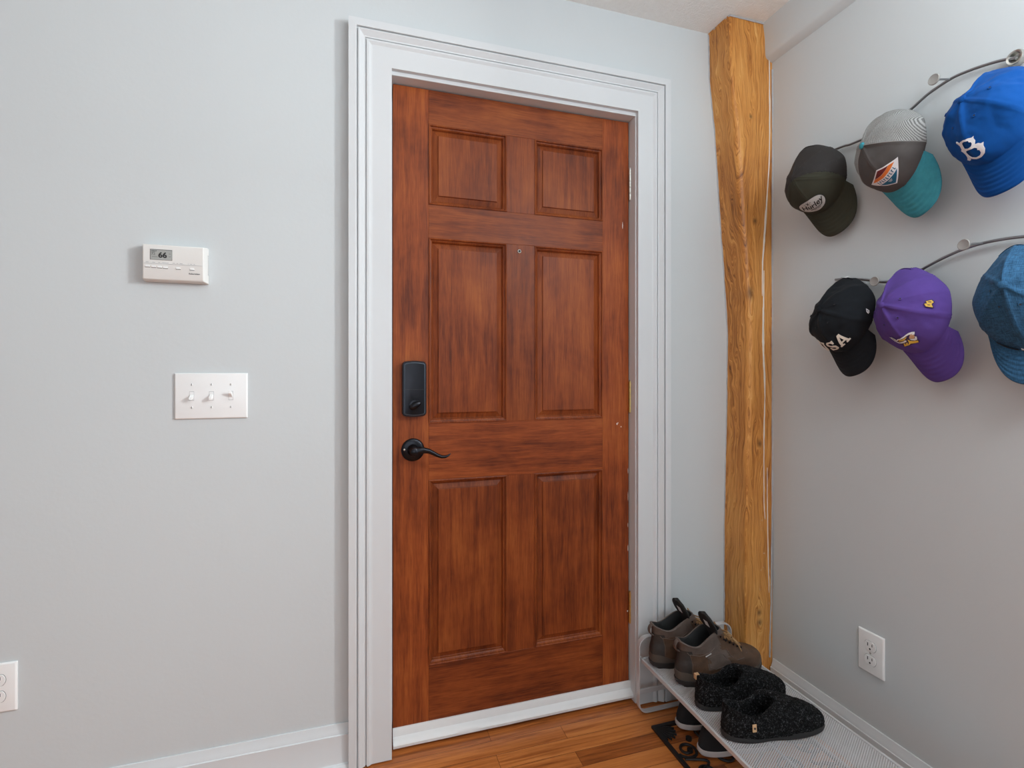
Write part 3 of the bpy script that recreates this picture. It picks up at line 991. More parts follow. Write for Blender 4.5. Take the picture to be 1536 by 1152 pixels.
strands(math.radians(30), 0.0048, 0.00105, RZ - 0.0044, RZ - 0.0030)
strands(math.radians(-30), 0.0048, 0.00070, RZ - 0.0047, RZ - 0.0034)
loc_mb(m, RO).build('mesh_shelf', M['rack'], rk)
m = MB()
for x in (RX0 + 0.12, RX0 + 0.24):
    m.box(x - 0.003, x + 0.003, my0, my1, RZ - 0.009, RZ - 0.0047)
loc_mb(m, RO).build('shelf_support', M['rack'], rk)
SZ = RZ - 0.0030     # mesh top, where the shoes stand

# ---------------------------------------------------------------- footwear
def foot_ring(x0, x1, w, z, n=56, p=0.75, side=1, zf=None, waist=0.16, toe=0.25):
    pts = []
    for k in range(n):
        a = 2 * PI * k / n
        l = (1 - math.cos(a)) / 2
        hw = abs(math.sin(a)) ** p * (0.80 + toe * l - waist * math.exp(-((l - 0.42) / 0.16) ** 2))
        y = w / 2 * hw * (1 if math.sin(a) >= 0 else -1)
        x = x0 + (x1 - x0) * l
        y += side * 0.010 * math.sin(PI * l) * (l - 0.45)
        zz = zf(x, y, z) if zf else z
        pts.append((x, y, zz))
    return pts

def hiking_boot(loc, rz, label, side):
    t = tag(empty('hiking_boot', loc, (0, 0, rz)), label, 'boot', None)
    # sole with lugs
    m = MB()
    R = []
    def lug(ring, amt):
        out = []
        for i, (x, y, z) in enumerate(ring):
            g = amt if (i // 2) % 2 else 0
            c = 0.15
            out.append((c + (x - c) * (1 - g), y * (1 - g * 1.4), z))
        return out
    def heelcut(x, y, z):
        return z + (0.009 * math.exp(-((x - 0.115) / 0.022) ** 2) if z < 0.012 else 0) + 0.010 * max(0, (x - 0.24) / 0.06) ** 2
    R.append(lug(foot_ring(0.008, 0.288, 0.096, 0.0, side=side, zf=heelcut), 0.03))
    R.append(lug(foot_ring(0.002, 0.298, 0.104, 0.007, side=side, zf=heelcut), 0.02))
    R.append(foot_ring(-0.001, 0.301, 0.107, 0.013, side=side, zf=heelcut))
    R.append(foot_ring(-0.003, 0.302, 0.108, 0.020, side=side, zf=heelcut))
    R.append(foot_ring(0.004, 0.296, 0.100, 0.022, side=side, zf=heelcut))
    m.rings(R)
    m.build('outsole', M['bootsole'], t, smooth=True)
    m = MB()
    wv = lambda x, y, z: z + 0.004 * math.sin(x * 70) * (1 if z > 0.03 else 0.3) + 0.006 * max(0, (x - 0.24) / 0.06) ** 2 + (0.010 * max(0, 1 - x / 0.06) if z > 0.025 else 0)
    R = [foot_ring(0.000, 0.298, 0.104, 0.020, side=side, zf=wv), foot_ring(-0.002, 0.300, 0.108, 0.026, side=side, zf=wv),
         foot_ring(-0.001, 0.300, 0.107, 0.034, side=side, zf=wv), foot_ring(0.004, 0.296, 0.100, 0.037, side=side, zf=wv)]
    m.rings(R)
    m.build('midsole', M['rand'], t, smooth=True)
    # upper
    m = MB()
    tab = [(0.030, 0.002, 0.298, 0.103), (0.040, 0.000, 0.299, 0.104), (0.050, 0.000, 0.298, 0.103), (0.060, 0.001, 0.294, 0.101), (0.069, 0.003, 0.285, 0.098), (0.076, 0.005, 0.270, 0.094),
           (0.083, 0.006, 0.248, 0.090), (0.090, 0.007, 0.228, 0.087), (0.098, 0.008, 0.207, 0.085), (0.107, 0.008, 0.190, 0.084), (0.115, 0.008, 0.176, 0.084)]
    def rim(x, y, z):
        top = 0.124 + 0.012 * math.exp(-(x / 0.02) ** 2) + 0.030 * (1 / (1 + math.exp(-(x - 0.088) / 0.013))) - 0.006 * math.exp(-((x - 0.05) / 0.02) ** 2)
        return top
    R = [foot_ring(a, b, w, z, side=side, p=0.7, waist=0.10 if z < 0.07 else 0.0, toe=0.25 if z < 0.07 else 0.05) for z, a, b, w in tab]
    def rr(a, b, w, f, off):
        q = foot_ring(a, b, w, 0, side=side, p=0.7, waist=0.0, toe=0.02)
        return [(x, y, 0.115 + (rim(x, y, 0) - 0.115) * f + off) for x, y, z in q]
    R += [rr(0.006, 0.168, 0.083, 0.35, 0), rr(0.004, 0.160, 0.083, 0.7, 0), rr(0.002, 0.154, 0.084, 0.93, 0), rr(0.004, 0.151, 0.080, 1.0, 0.002), rr(0.009, 0.147, 0.071, 0.98, 0.002),
          rr(0.013, 0.143, 0.064, 0.85, 0)]
    nup = len(R)
    for z, a, b, w in ((0.10, 0.016, 0.150, 0.060), (0.075, 0.018, 0.180, 0.062), (0.050, 0.020, 0.20, 0.066), (0.045, 0.04, 0.18, 0.03)):
        R.append(foot_ring(a, b, w, z, side=side))
    def mf(c, i):
        if i >= nup - 2: return 3
        if i >= nup - 5: return 1
        if c.x < 0.034 and c.z < 0.105: return 2
        if c.z > 0.100 and c.x < 0.13: return 1
        if 0.09 < c.x < 0.155 and 0.045 < c.z < 0.10: return 1
        return 0
    m.rings(R, mfun=mf)
    # slight creases
    m.v = [(x, y + 0.0012 * noise.noise(Vector((x * 60, y * 40, z * 60))), z + 0.0015 * noise.noise(Vector((x * 45, y * 30, z * 45 + 5))) * (1 if z > 0.05 else 0)) for x, y, z in m.v]
    m.build('upper', [M['leather'], M['suede'], M['counter'], M['lining']], t, smooth=True)
    # seams on the side panels
    for s in (-1, 1):
        def surf(x, z):
            # half width of the upper at that point
            zz = [q[0] for q in tab]
            z_ = min(max(z, 0.03), 0.115)
            for (za, a0, b0, w0), (zb, a1, b1, w1) in zip(tab, tab[1:]):
                if za <= z_ <= zb:
                    tt = (z_ - za) / (zb - za)
                    a, b, w = a0 + (a1 - a0) * tt, b0 + (b1 - b0) * tt, w0 + (w1 - w0) * tt
                    break
            l = min(max((x - a) / (b - a), 0.001), 0.999)
            low = z_ < 0.07
            hw = (2 * math.sqrt(l * (1 - l))) ** 0.7 * (0.80 + (0.25 if low else 0.05) * l - (0.10 if low else 0.0) * math.exp(-((l - 0.42) / 0.16) ** 2))
            return s * w / 2 * hw + side * 0.010 * math.sin(PI * l) * (l - 0.45)
        m = MB()
        for path in ([(0.034, 0.045), (0.036, 0.07), (0.030, 0.095), (0.02, 0.105)],
                     [(0.03, 0.098), (0.06, 0.093), (0.09, 0.098), (0.115, 0.112)],
                     [(0.085, 0.085), (0.088, 0.060), (0.110, 0.050), (0.140, 0.055), (0.150, 0.075), (0.140, 0.088), (0.115, 0.090), (0.085, 0.085)],
                     [(0.155, 0.100), (0.165, 0.080), (0.185, 0.068), (0.215, 0.070), (0.235, 0.078)]):
            P = []
            for i in range(len(path) - 1):
                for j in range(6):
                    q = j / 6
                    x = path[i][0] * (1 - q) + path[i + 1][0] * q; z = path[i][1] * (1 - q) + path[i + 1][1] * q
                    P.append((x, surf(x, z) + s * 0.0002, z))
            m.sweep(P, 0.0011, 6, ref=(0, 1, 0))
        m.build('stitched_seams', M['suede'], t, smooth=True)
        if s == -1:
            m = MB()
            for i in range(9):
                x = 0.078 + i * 0.0022
                m.box(x, x + 0.0013, surf(x, 0.092 + i * 0.0007) - 0.0012, surf(x, 0.09) + 0.001, 0.0885 + i * 0.0008, 0.0915 + i * 0.0008)
            m.build('side_label', M['labelwhite'], t)
        # lace hooks and eyelets
        m = MB()
        for (x, z) in ((0.132, 0.138), (0.144, 0.128), (0.156, 0.120), (0.170, 0.112), (0.184, 0.104), (0.198, 0.097), (0.211, 0.091)):
            yy = s * (0.030 - (0.004 if x > 0.15 else -0.002))
            m.lathe([(0.0028, 0), (0.0030, 0.002), (0.0016, 0.004)], (x, yy, z + 0.0015), (0.3, s * 0.5, 0.8), 10)
        m.build('eyelets', M['bronze'], t, smooth=True)
    # tongue: thick padded flap that stands up out of the shaft
    m = MB()
    R = []
    NT_ = 16
    for i in range(NT_ + 1):
        q = i / NT_
        z = 0.088 + 0.116 * q
        x = 0.152 - 0.046 * q - 0.010 * q * q
        u_ = min(1, max(0, (q - 0.42) / 0.25)); hw = (0.024 + 0.015 * u_ * u_ * (3 - 2 * u_)) * (1 if q < 0.72 else math.sqrt(max(0.015, 1 - ((q - 0.72) / 0.285) ** 2)))
        th_ = 0.0070 if q < 0.9 else 0.0055
        ring = []
        for k in range(28):
            a = 2 * PI * k / 28
            yy = hw * math.cos(a)
            bow = -0.004 * (yy / 0.040) ** 2
            ring.append((x + bow + th_ * math.sin(a), yy, z + th_ * 0.5 * math.sin(a)))
        R.append(ring)
    m.rings(R)
    tg = m.build('tongue', M['lining'], t, smooth=True)
    m = MB()
    def tx(y, z):
        q = (z - 0.088) / 0.116
        return 0.152 - 0.046 * q - 0.010 * q * q - 0.004 * (y / 0.040) ** 2 - 0.0078
    G = [[Vector((tx(y, z), y, z)) for y in (-0.012, -0.006, 0.0, 0.006)] for z in (0.163, 0.169, 0.175, 0.181)]
    V = [p for r_ in G for p in r_]; V += [p - Vector((0.0012, 0, 0.0006)) for p in V]
    F_ = []
    for a in range(3):
        for b in range(3):
            c = 16 + a * 4 + b
            F_.append((c, c + 1, c + 5, c + 4))
    bd = [0, 1, 2, 3, 7, 11, 15, 14, 13, 12, 8, 4]
    F_ += [(bd[k], bd[(k + 1) % 12], bd[(k + 1) % 12] + 16, bd[k] + 16) for k in range(12)]
    m.add(V, F_)
    m.build('size_label', M['labelwhite'], tg)
    # heel pull loop
    m = MB()
    P = [(0.010 - 0.016 * math.sin(a), 0, 0.118 + 0.017 * math.cos(a)) for a in [PI * k / 10 for k in range(11)]]
    m.sweep(P, [(0.0075, 0.002)] * 11, 10, ref=(1, 0, 0.01))
    m.build('pull_loop', M['suede'], t, smooth=True)
    # laces
    m = MB()
    ey = [(0.156, 0.127), (0.170, 0.119), (0.184, 0.111), (0.198, 0.103), (0.211, 0.097)]
    for i in range(4):
        for s in (-1, 1):
            a = (ey[i][0], s * 0.024, ey[i][1]); b = (ey[i + 1][0], -s * 0.024, ey[i + 1][1])
            P = []
            for j in range(9):
                q = j / 8
                p = Vector(a).lerp(Vector(b), q)
                p.z += 0.0075 * math.sin(PI * q) + 0.002
                P.append(p)
            m.sweep(P, 0.0023, 8)
    for s in (-1, 1):
        P = [(0.160, 0, 0.138), (0.155, s * 0.014, 0.149), (0.158, s * 0.030, 0.152), (0.168, s * 0.040, 0.141), (0.174, s * 0.030, 0.131), (0.166, s * 0.012, 0.133), (0.160, 0, 0.138)]
        Q = []
        for i in range(len(P) - 1):
            for j in range(5):
                Q.append(Vector(P[i]).lerp(Vector(P[i + 1]), j / 5))
        m.sweep(Q, 0.0019, 8)
        P = [(0.160, s * 0.004, 0.138), (0.174, s * 0.016, 0.134), (0.186, s * 0.032, 0.120), (0.194, s * 0.040, 0.106), (0.200, s * 0.0425, 0.092)]
        m.sweep(P, 0.0019, 8)
    m.build('laces', M['lace'], t, smooth=True)
    return t
hiking_boot((0.921, 1.3010, SZ), math.radians(-1), 'brown hiking boot with tan laces on the rack, nearer of the pair', 1)
hiking_boot((0.898, 1.4050, SZ), math.radians(-1.5), 'brown hiking boot on the rack beside the post, farther of the pair', -1)

def slipper(loc, rz, label, side, tag_side):
    t = tag(empty('slipper', loc, (0, 0, rz)), label, 'slipper')
    m = MB()
    R = [foot_ring(0.006, 0.280, 0.096, 0.0, side=side), foot_ring(0.000, 0.287, 0.104, 0.003, side=side), foot_ring(-0.002, 0.290, 0.107, 0.010, side=side),
         foot_ring(0.000, 0.288, 0.105, 0.017, side=side), foot_ring(0.01, 0.28, 0.095, 0.018, side=side)]
    m.rings(R); m.build('sole', M['blacksole'], t, smooth=True)
    m = MB()
    tab = [(0.012, 0.002, 0.286, 0.103, 0), (0.020, 0.000, 0.288, 0.106, 0), (0.032, 0.000, 0.286, 0.106, 0), (0.042, 0.001, 0.278, 0.103, 0.0), (0.050, 0.002, 0.262, 0.099, 0.1),
           (0.057, 0.003, 0.240, 0.095, 0.3), (0.063, 0.004, 0.215, 0.092, 0.5), (0.069, 0.005, 0.190, 0.089, 0.8), (0.074, 0.006, 0.165, 0.086, 1.0)]
    def zr(x):  # height of the rim along the length: high heel, low sides, high instep
        return 0.010 * math.exp(-(x / 0.025) ** 2) - 0.014 * math.exp(-((x - 0.075) / 0.032) ** 2) + 0.014 * (1 / (1 + math.exp(-(x - 0.118) / 0.008)))
    R = []
    for z, a, b, w, f in tab:
        q = foot_ring(a, b, w, z, side=side, n=96, p=0.68, waist=0.08, toe=0.22 if z < 0.05 else 0.12)
        R.append([(x, y, zz + zr(x) * f) for x, y, zz in q])
    def rr(a, b, w, dz):
        q = foot_ring(a, b, w, 0.076, side=side, n=96, p=0.55, waist=0.0, toe=0.05)
        return [(x, y, z + zr(x) + dz) for x, y, z in q]
    R += [rr(0.007, 0.150, 0.082, 0.001), rr(0.011, 0.144, 0.073, 0.001), rr(0.014, 0.140, 0.067, -0.003)]
    nup = len(R)
    for z, a, b, w in ((0.050, 0.016, 0.145, 0.068), (0.030, 0.017, 0.17, 0.072), (0.022, 0.02, 0.18, 0.070), (0.021, 0.06, 0.12, 0.03)):
        R.append(foot_ring(a, b, w, z, side=side, n=96))
    # refine between rings for surface fuzz
    RR = []
    for i in range(len(R) - 1):
        k = 5 if i < nup else 3
        for j in range(k):
            q = j / k
            RR.append([tuple(Vector(p).lerp(Vector(r), q)) for p, r in zip(R[i], R[i + 1])])
    RR.append(R[-1])
    m.rings(RR)
    out = []
    for x, y, z in m.v:
        p = Vector((x, y, z))
        d = 0.0016 * noise.noise(p * 160) + 0.0010 * noise.noise(p * 380 + Vector((4, 1, 2))) + 0.0016 * noise.noise(p * 40)
        n = Vector((0, y, max(z - 0.03, 0))).normalized() if (y or z) else Vector((0, 0, 1))
        if z > 0.016:
            p += n * d
        out.append(tuple(p))
    m.v = out
    up = m.build('felt_upper', M['felt'], t, smooth=True)
    # short wool fibres standing off the felt
    rnd = random.Random(3 if side > 0 else 5)
    fm = MB()
    src = [p for p in m.v if p[2] > 0.02]
    for i in range(2600):
        p = Vector(rnd.choice(src)) + Vector((rnd.uniform(-1, 1), rnd.uniform(-1, 1), rnd.uniform(-1, 1))) * 0.0016
        d = Vector((rnd.uniform(-1, 1), rnd.uniform(-1, 1) + (0.7 if p.y > 0 else -0.7), rnd.uniform(0, 1.2))).normalized() * rnd.uniform(0.001, 0.0030)
        w = Vector((rnd.uniform(-1, 1), rnd.uniform(-1, 1), rnd.uniform(-1, 1))).normalized() * 0.00018
        fm.add([p - w, p + w, p + d + w * 0.5, p + d - w * 0.5], [(0, 1, 2, 3)])
    fb = fm.build('wool_fibres', M['fibre'], t)
    fb['kind'] = 'stuff'
    # leather tag folded over the rim
    m = MB()
    y0 = tag_side * 0.0385
    if tag_side:
        m.box(0.052, 0.063, -0.0485, -0.0465, 0.040, 0.056)
        m.v = [(x + (z - 0.048) * 0.15, y + (z - 0.048) * 0.28, z) for x, y, z in m.v]
    else:
        m.box(0.004, 0.0145, 0.008, 0.0180, 0.0845, 0.0875); m.box(0.002, 0.005, 0.008, 0.018, 0.073, 0.0875)
    m.build('leather_tag', M['leathertag'], t, bevel=0.0005)
    if tag_side:
        m = MB(); m.lathe([(0.0028, 0), (0.0028, 0.0004)], (0.0575, -0.0488, 0.048), (0, -1, 0.15), 16); m.build('tag_mark', M['counter'], t)
    return t
M['fibre'] = plain('grey wool fibre', (0.10, 0.10, 0.105, 1), 0.9, var=0.7, vs=300)
slipper((0.903, 1.0780, SZ), math.radians(-7), 'black felt slipper with tan side tag at the front of the shoe rack', 1, -1)
slipper((0.912, 1.1930, SZ), math.radians(-2), 'black felt slipper on the rack between the boots and the other slipper', -1, 0)

def sneaker(loc, rz, label, side):
    t = tag(empty('sneaker', loc, (0, 0, rz)), label, 'sneaker')
    m = MB()
    R = [foot_ring(0.004, 0.272, 0.092, 0.0, side=side), foot_ring(-0.001, 0.278, 0.100, 0.006, side=side), foot_ring(-0.001, 0.278, 0.101, 0.016, side=side), foot_ring(0.005, 0.272, 0.094, 0.018, side=side)]
    m.rings(R); m.build('sole', M['whitesole'], t, smooth=True)
    m = MB()
    R = [foot_ring(0.003, 0.274, 0.096, 0.015, side=side), foot_ring(0.003, 0.272, 0.095, 0.030, side=side), foot_ring(0.006, 0.255, 0.090, 0.042, side=side), foot_ring(0.010, 0.215, 0.084, 0.052, side=side),
         foot_ring(0.014, 0.175, 0.078, 0.062, side=side), foot_ring(0.018, 0.145, 0.070, 0.068, side=side), foot_ring(0.024, 0.138, 0.058, 0.068, side=side), foot_ring(0.024, 0.15, 0.060, 0.04, side=side),
         foot_ring(0.03, 0.17, 0.05, 0.022, side=side)]
    m.rings(R); m.build('upper', M['blackcloth'], t, smooth=True)
    return t
MAT_T = 0.0085
sneaker((0.968, 1.3660, MAT_T), math.radians(-3), 'black sneaker with white sole under the rack, closer to the door wall', 1)
sneaker((0.962, 1.2500, MAT_T), math.radians(-3), 'black sneaker with white sole under the rack, farther from the door wall', -1)

# ---------------------------------------------------------------- rubber doormat
MX0, MX1, MY0, MY1 = 0.8925, 1.338, 0.66, 1.392
MO = ((MX0 + MX1) / 2, (MY0 + MY1) / 2, 0)
mt = MB()
def bar(x0, x1, y0, y1, z1=MAT_T):
    mt.box(x0, x1, y0, y1, 0.0003, z1)
bw_ = 0.012
bar(MX0, MX0 + bw_, MY0, MY1); bar(MX1 - bw_, MX1, MY0, MY1); bar(MX0 + bw_, MX1 - bw_, MY1 - bw_, MY1); bar(MX0 + bw_, MX1 - bw_, MY0, MY0 + bw_)
def stroke(P, w):
    mt.sweep(P, [(w, 0.0038)] * len(P) if not isinstance(w, list) else [(q, 0.0038) for q in w], 8, ref=(0, 0, 1))
def spiral(cx, cy, r0, r1, a0, turns, cw=1):
    P = []; Wd = []
    N = 34
    for i in range(N + 1):
        q = i / N
        a = a0 + cw * turns * 2 * PI * q
        r = r0 + (r1 - r0) * q
        P.append((cx + r * math.cos(a), cy + r * math.sin(a), 0.0042)); Wd.append(0.0042 + 0.003 * (q > 0.93))
    stroke(P, Wd)
    mt.sweep([(P[-1][0], P[-1][1], 0.0003), (P[-1][0], P[-1][1], 0.0084)], 0.0085, 12)
for side_, xs in ((1, MX0 + bw_), (-1, MX1 - bw_)):
    yy = MY1 - 0.115
    k = 0
    while yy > MY0 + 0.05:
        spiral(xs + side_ * 0.036, yy, 0.034, 0.009, (PI if side_ > 0 else 0) + 0.3, 1.35, side_ * (1))
        stroke([(xs + side_ * (0.008 + 0.06 * math.sin(PI * j / 10)), yy - 0.03 - 0.055 * j / 10, 0.0042) for j in range(11)], 0.004)
        yy -= 0.088
        k += 1
# centre scrolls and corner leaves
for i in range(7):
    yy = MY1 - 0.07 - i * 0.095
    for s in (1, -1):
        spiral((MX0 + MX1) / 2 + s * 0.075, yy, 0.040, 0.010, PI if s > 0 else 0, 1.4, -s)
    stroke([((MX0 + MX1) / 2 + 0.03 * math.sin(2 * PI * j / 10), yy - 0.09 * j / 10, 0.0042) for j in range(11)], 0.0045)
for sx in (1, -1):
    for sy in (1, -1):
        cx_ = MX0 + bw_ if sx > 0 else MX1 - bw_
        cy_ = MY1 - bw_ if sy > 0 else MY0 + bw_
        for a in (0.12, 0.35, 0.6, 0.85, 1.1, 1.35):
            L = 0.062 - 0.012 * abs(a - 0.72)
            stroke([(cx_ + sx * L * q * math.cos(a + 0.15 * q), cy_ - sy * L * q * math.sin(a + 0.15 * q), 0.0042) for q in (0, .2, .4, .6, .8, 1)], [0.003, 0.006, 0.0075, 0.007, 0.005, 0.0015])
        mt.sweep([(cx_ + sx * 0.070, cy_ - sy * 0.066, 0.0003), (cx_ + sx * 0.070, cy_ - sy * 0.066, 0.0084)], 0.009, 14)
tag(loc_mb(mt, MO).build('doormat', M['rubber'], None, smooth=True), 'black rubber scrollwork doormat on the floor beneath the shoe rack', 'doormat').location = MO

# ---------------------------------------------------------------- cap racks on the right wall
def cat(pts, n=8):
    out = []
    N = len(pts)
    for i in range(N - 1):
        p0 = Vector(pts[max(i - 1, 0)]); p1 = Vector(pts[i]); p2 = Vector(pts[i + 1]); p3 = Vector(pts[min(i + 2, N - 1)])
        for j in range(n):
            t = j / n
            out.append(0.5 * ((2 * p1) + (-p0 + p2) * t + (2 * p0 - 5 * p1 + 4 * p2 - p3) * t * t + (-p0 + 3 * p1 - 3 * p2 + p3) * t ** 3))
    out.append(Vector(pts[-1]))
    return out
def cap_rack(name_label, yz, knobs, mounts, big):
    XB = 1.382
    o = tag(empty('cap_rack', (XR, yz[0][0], yz[0][1])), name_label, 'cap rack')
    O = (XR, yz[0][0], yz[0][1])
    m = MB()
    m.sweep(cat([(XB, y, z) for y, z in yz]), 0.0034, 12, ref=(1, 0, 0))
    loc_mb(m, O).build('wave_bar', M['steel'], o, smooth=True)
    for (y, z, yb, zb) in knobs:
        m = MB()
        m.sweep(cat([(XB, yb, zb), (1.366, yb * 0.7 + y * 0.3, zb * 0.6 + z * 0.4), (1.340, y, z)], 5), 0.0024, 10, ref=(0, 0, 1))
        h = loc_mb(m, O).build('hook', M['steel'], o, smooth=True)
        m = MB()
        m.lathe([(0.0115, 0), (0.0130, 0.001), (0.0130, 0.0032), (0.0115, 0.0042), (0.010, 0.0036)], (1.342, y, z), (-1, 0, 0), 28)
        loc_mb(m, O).build('knob', M['disc'], h, smooth=True)
    for (y, z) in mounts:
        m = MB()
        m.lathe([(0.0055, 0), (0.0055, 0.012), (0.004, 0.0135)], (XR, y, z), (-1, 0, 0), 16)
        loc_mb(m, O).build('wall_mount', M['steel'], o, smooth=True)
    if big:
        y, z = big
        m = MB()
        m.lathe([(0.014, 0), (0.0165, 0.004), (0.0165, 0.016), (0.0145, 0.0195), (0.011, 0.018), (0.010, 0.008), (0.004, 0.006), (0.003, 0.012)], (XR, y, z), (-1, 0, 0), 32)
        loc_mb(m, O).build('end_ring', M['nickel'], o, smooth=True)
    return o
UP = [(1.30, 1.822), (1.20, 1.812), (1.1339, 1.8080), (1.1086, 1.8035), (1.04, 1.803), (0.98, 1.810), (0.9373, 1.8245), (0.9023, 1.8400), (0.8529, 1.8500), (0.8111, 1.8480), (0.76, 1.838), (0.7248, 1.826)]
LO = [(1.16, 1.415), (1.11, 1.408), (1.0663, 1.398), (1.0152, 1.3825), (0.9795, 1.3802), (0.9352, 1.391), (0.8930, 1.4075), (0.8602, 1.4190), (0.8248, 1.4281), (0.7784, 1.4335), (0.7177, 1.4300), (0.66, 1.418), (0.60, 1.40)]
cap_rack('upper satin steel wave-shaped hook rail holding three caps', UP, [(0.8616, 1.8473, 0.853, 1.850), (1.120, 1.86, 1.10, 1.803)][:1], [(0.98, 1.810), (1.25, 1.817)], (0.7248, 1.826))
cap_rack('lower satin steel wave-shaped hook rail holding three caps', LO, [(1.0081, 1.3811, 0.990, 1.3802), (0.7985, 1.4296, 0.785, 1.433)], [(0.935, 1.391), (1.14, 1.413)], None)

# ---------------------------------------------------------------- caps
class Crown:
    def __init__(s, q, wr, seed, facet=0.006):
        s.sc = 1.0; s.facet = facet; s.wr, s.seed = wr, seed
        s.H, s.lean, _, s.a, s.b, s.p, s.q, s.vs, s.vc, s.vl, s.ua, s.dip = q[5:]
        # arc length up the front
        s.tab = [(0, 0)]
        L = 0; p = s.P(0, 0)
        for i in range(1, 61):
            k = i / 60 * 0.9
            q = s.P(0, k); L += (q - p).length; p = q
            s.tab.append((L, k))
    def arc(s, k0):
        for (a, b), (c, d) in zip(s.tab, s.tab[1:]):
            if b <= k0 <= d: return a + (c - a) * (k0 - b) / (d - b)
        return 0
    def base(s, A, k):
        z = s.H * math.sin(k * PI / 2)
        zz = min(1, z / s.H)
        c = math.cos(A)
        back = max(0, -c) ** 0.8
        g = max(0, 1 - zz ** s.p) ** (1 / s.q)
        gb = max(0, 1 - zz ** 1.35) ** (1 / 1.35)
        g = g + (gb - g) * back * 0.85
        return Vector((s.a * g * c + s.lean * z, s.b * g * math.sin(A) * (1 - 0.42 * back ** 1.6), z + s.dip * (1 - k) * c)), g
    def P(s, A, k, seams=False):
        p, g = s.base(A, k)
        amp = s.wr * min(1, k * 3 + 0.15)
        q = p * 13 + Vector((s.seed * 3.3, 0, 0))
        d = amp * (noise.noise(q) + 0.45 * noise.noise(q * 2.3) + 0.2 * noise.noise(q * 5))
        # panels sag between the seams
        f = abs(math.sin(3 * A)) ** 0.8
        d -= s.facet * f * min(1, k * 2.2) * (0.35 + 0.65 * g)
        r = Vector((p.x - s.lean * p.z, p.y, p.z * 0.5))
        if r.length > 1e-6: r.normalize()
        p = p + r * d
        if seams:
            for As in (0, PI / 3, 2 * PI / 3, PI, -PI / 3, -2 * PI / 3):
                dd = (A - As + PI) % (2 * PI) - PI
                w = dd * 0.088 * max(g, 0.05)
                if abs(w) < 0.02:
                    p = p + r * (0.0022 * math.exp(-(w / 0.0045) ** 2) - 0.0016 * math.exp(-(w / 0.0016) ** 2))
        return p * s.sc
    def on(s, A0, h0):
        """surface map (across, up, lift) for badges"""
        def kk(L):
            if L <= 0: return 0.0
            for (a, b), (c, d) in zip(s.tab, s.tab[1:]):
                if a <= L <= c: return b + (d - b) * (L - a) / (c - a)
            return 0.9
        def fn(u, h, lift):
            k = kk(h0 + h)
            g = max(s.base(0, k)[1], 0.25)
            A = A0 + u / (0.086 * s.sc * g)
            p = s.P(A, k)
            e = 0.02
            a = s.P(A + e, k) - s.P(A - e, k); b = s.P(A, min(k + e, 0.97)) - s.P(A, max(k - e, 0))
            n = a.cross(b).normalized()
            if n.dot(p - Vector((0, 0, p.z))) < 0: n = -n
            return p + n * (lift + 0.0024)
        return fn

def Rmat(spin, tilt, yaw):
    B = Matrix(((0, 0, -1), (0, -1, 0), (-1, 0, 0)))
    return Matrix.Rotation(spin, 3, 'X') @ Matrix.Rotation(yaw, 3, 'Z') @ Matrix.Rotation(tilt, 3, 'Y') @ B

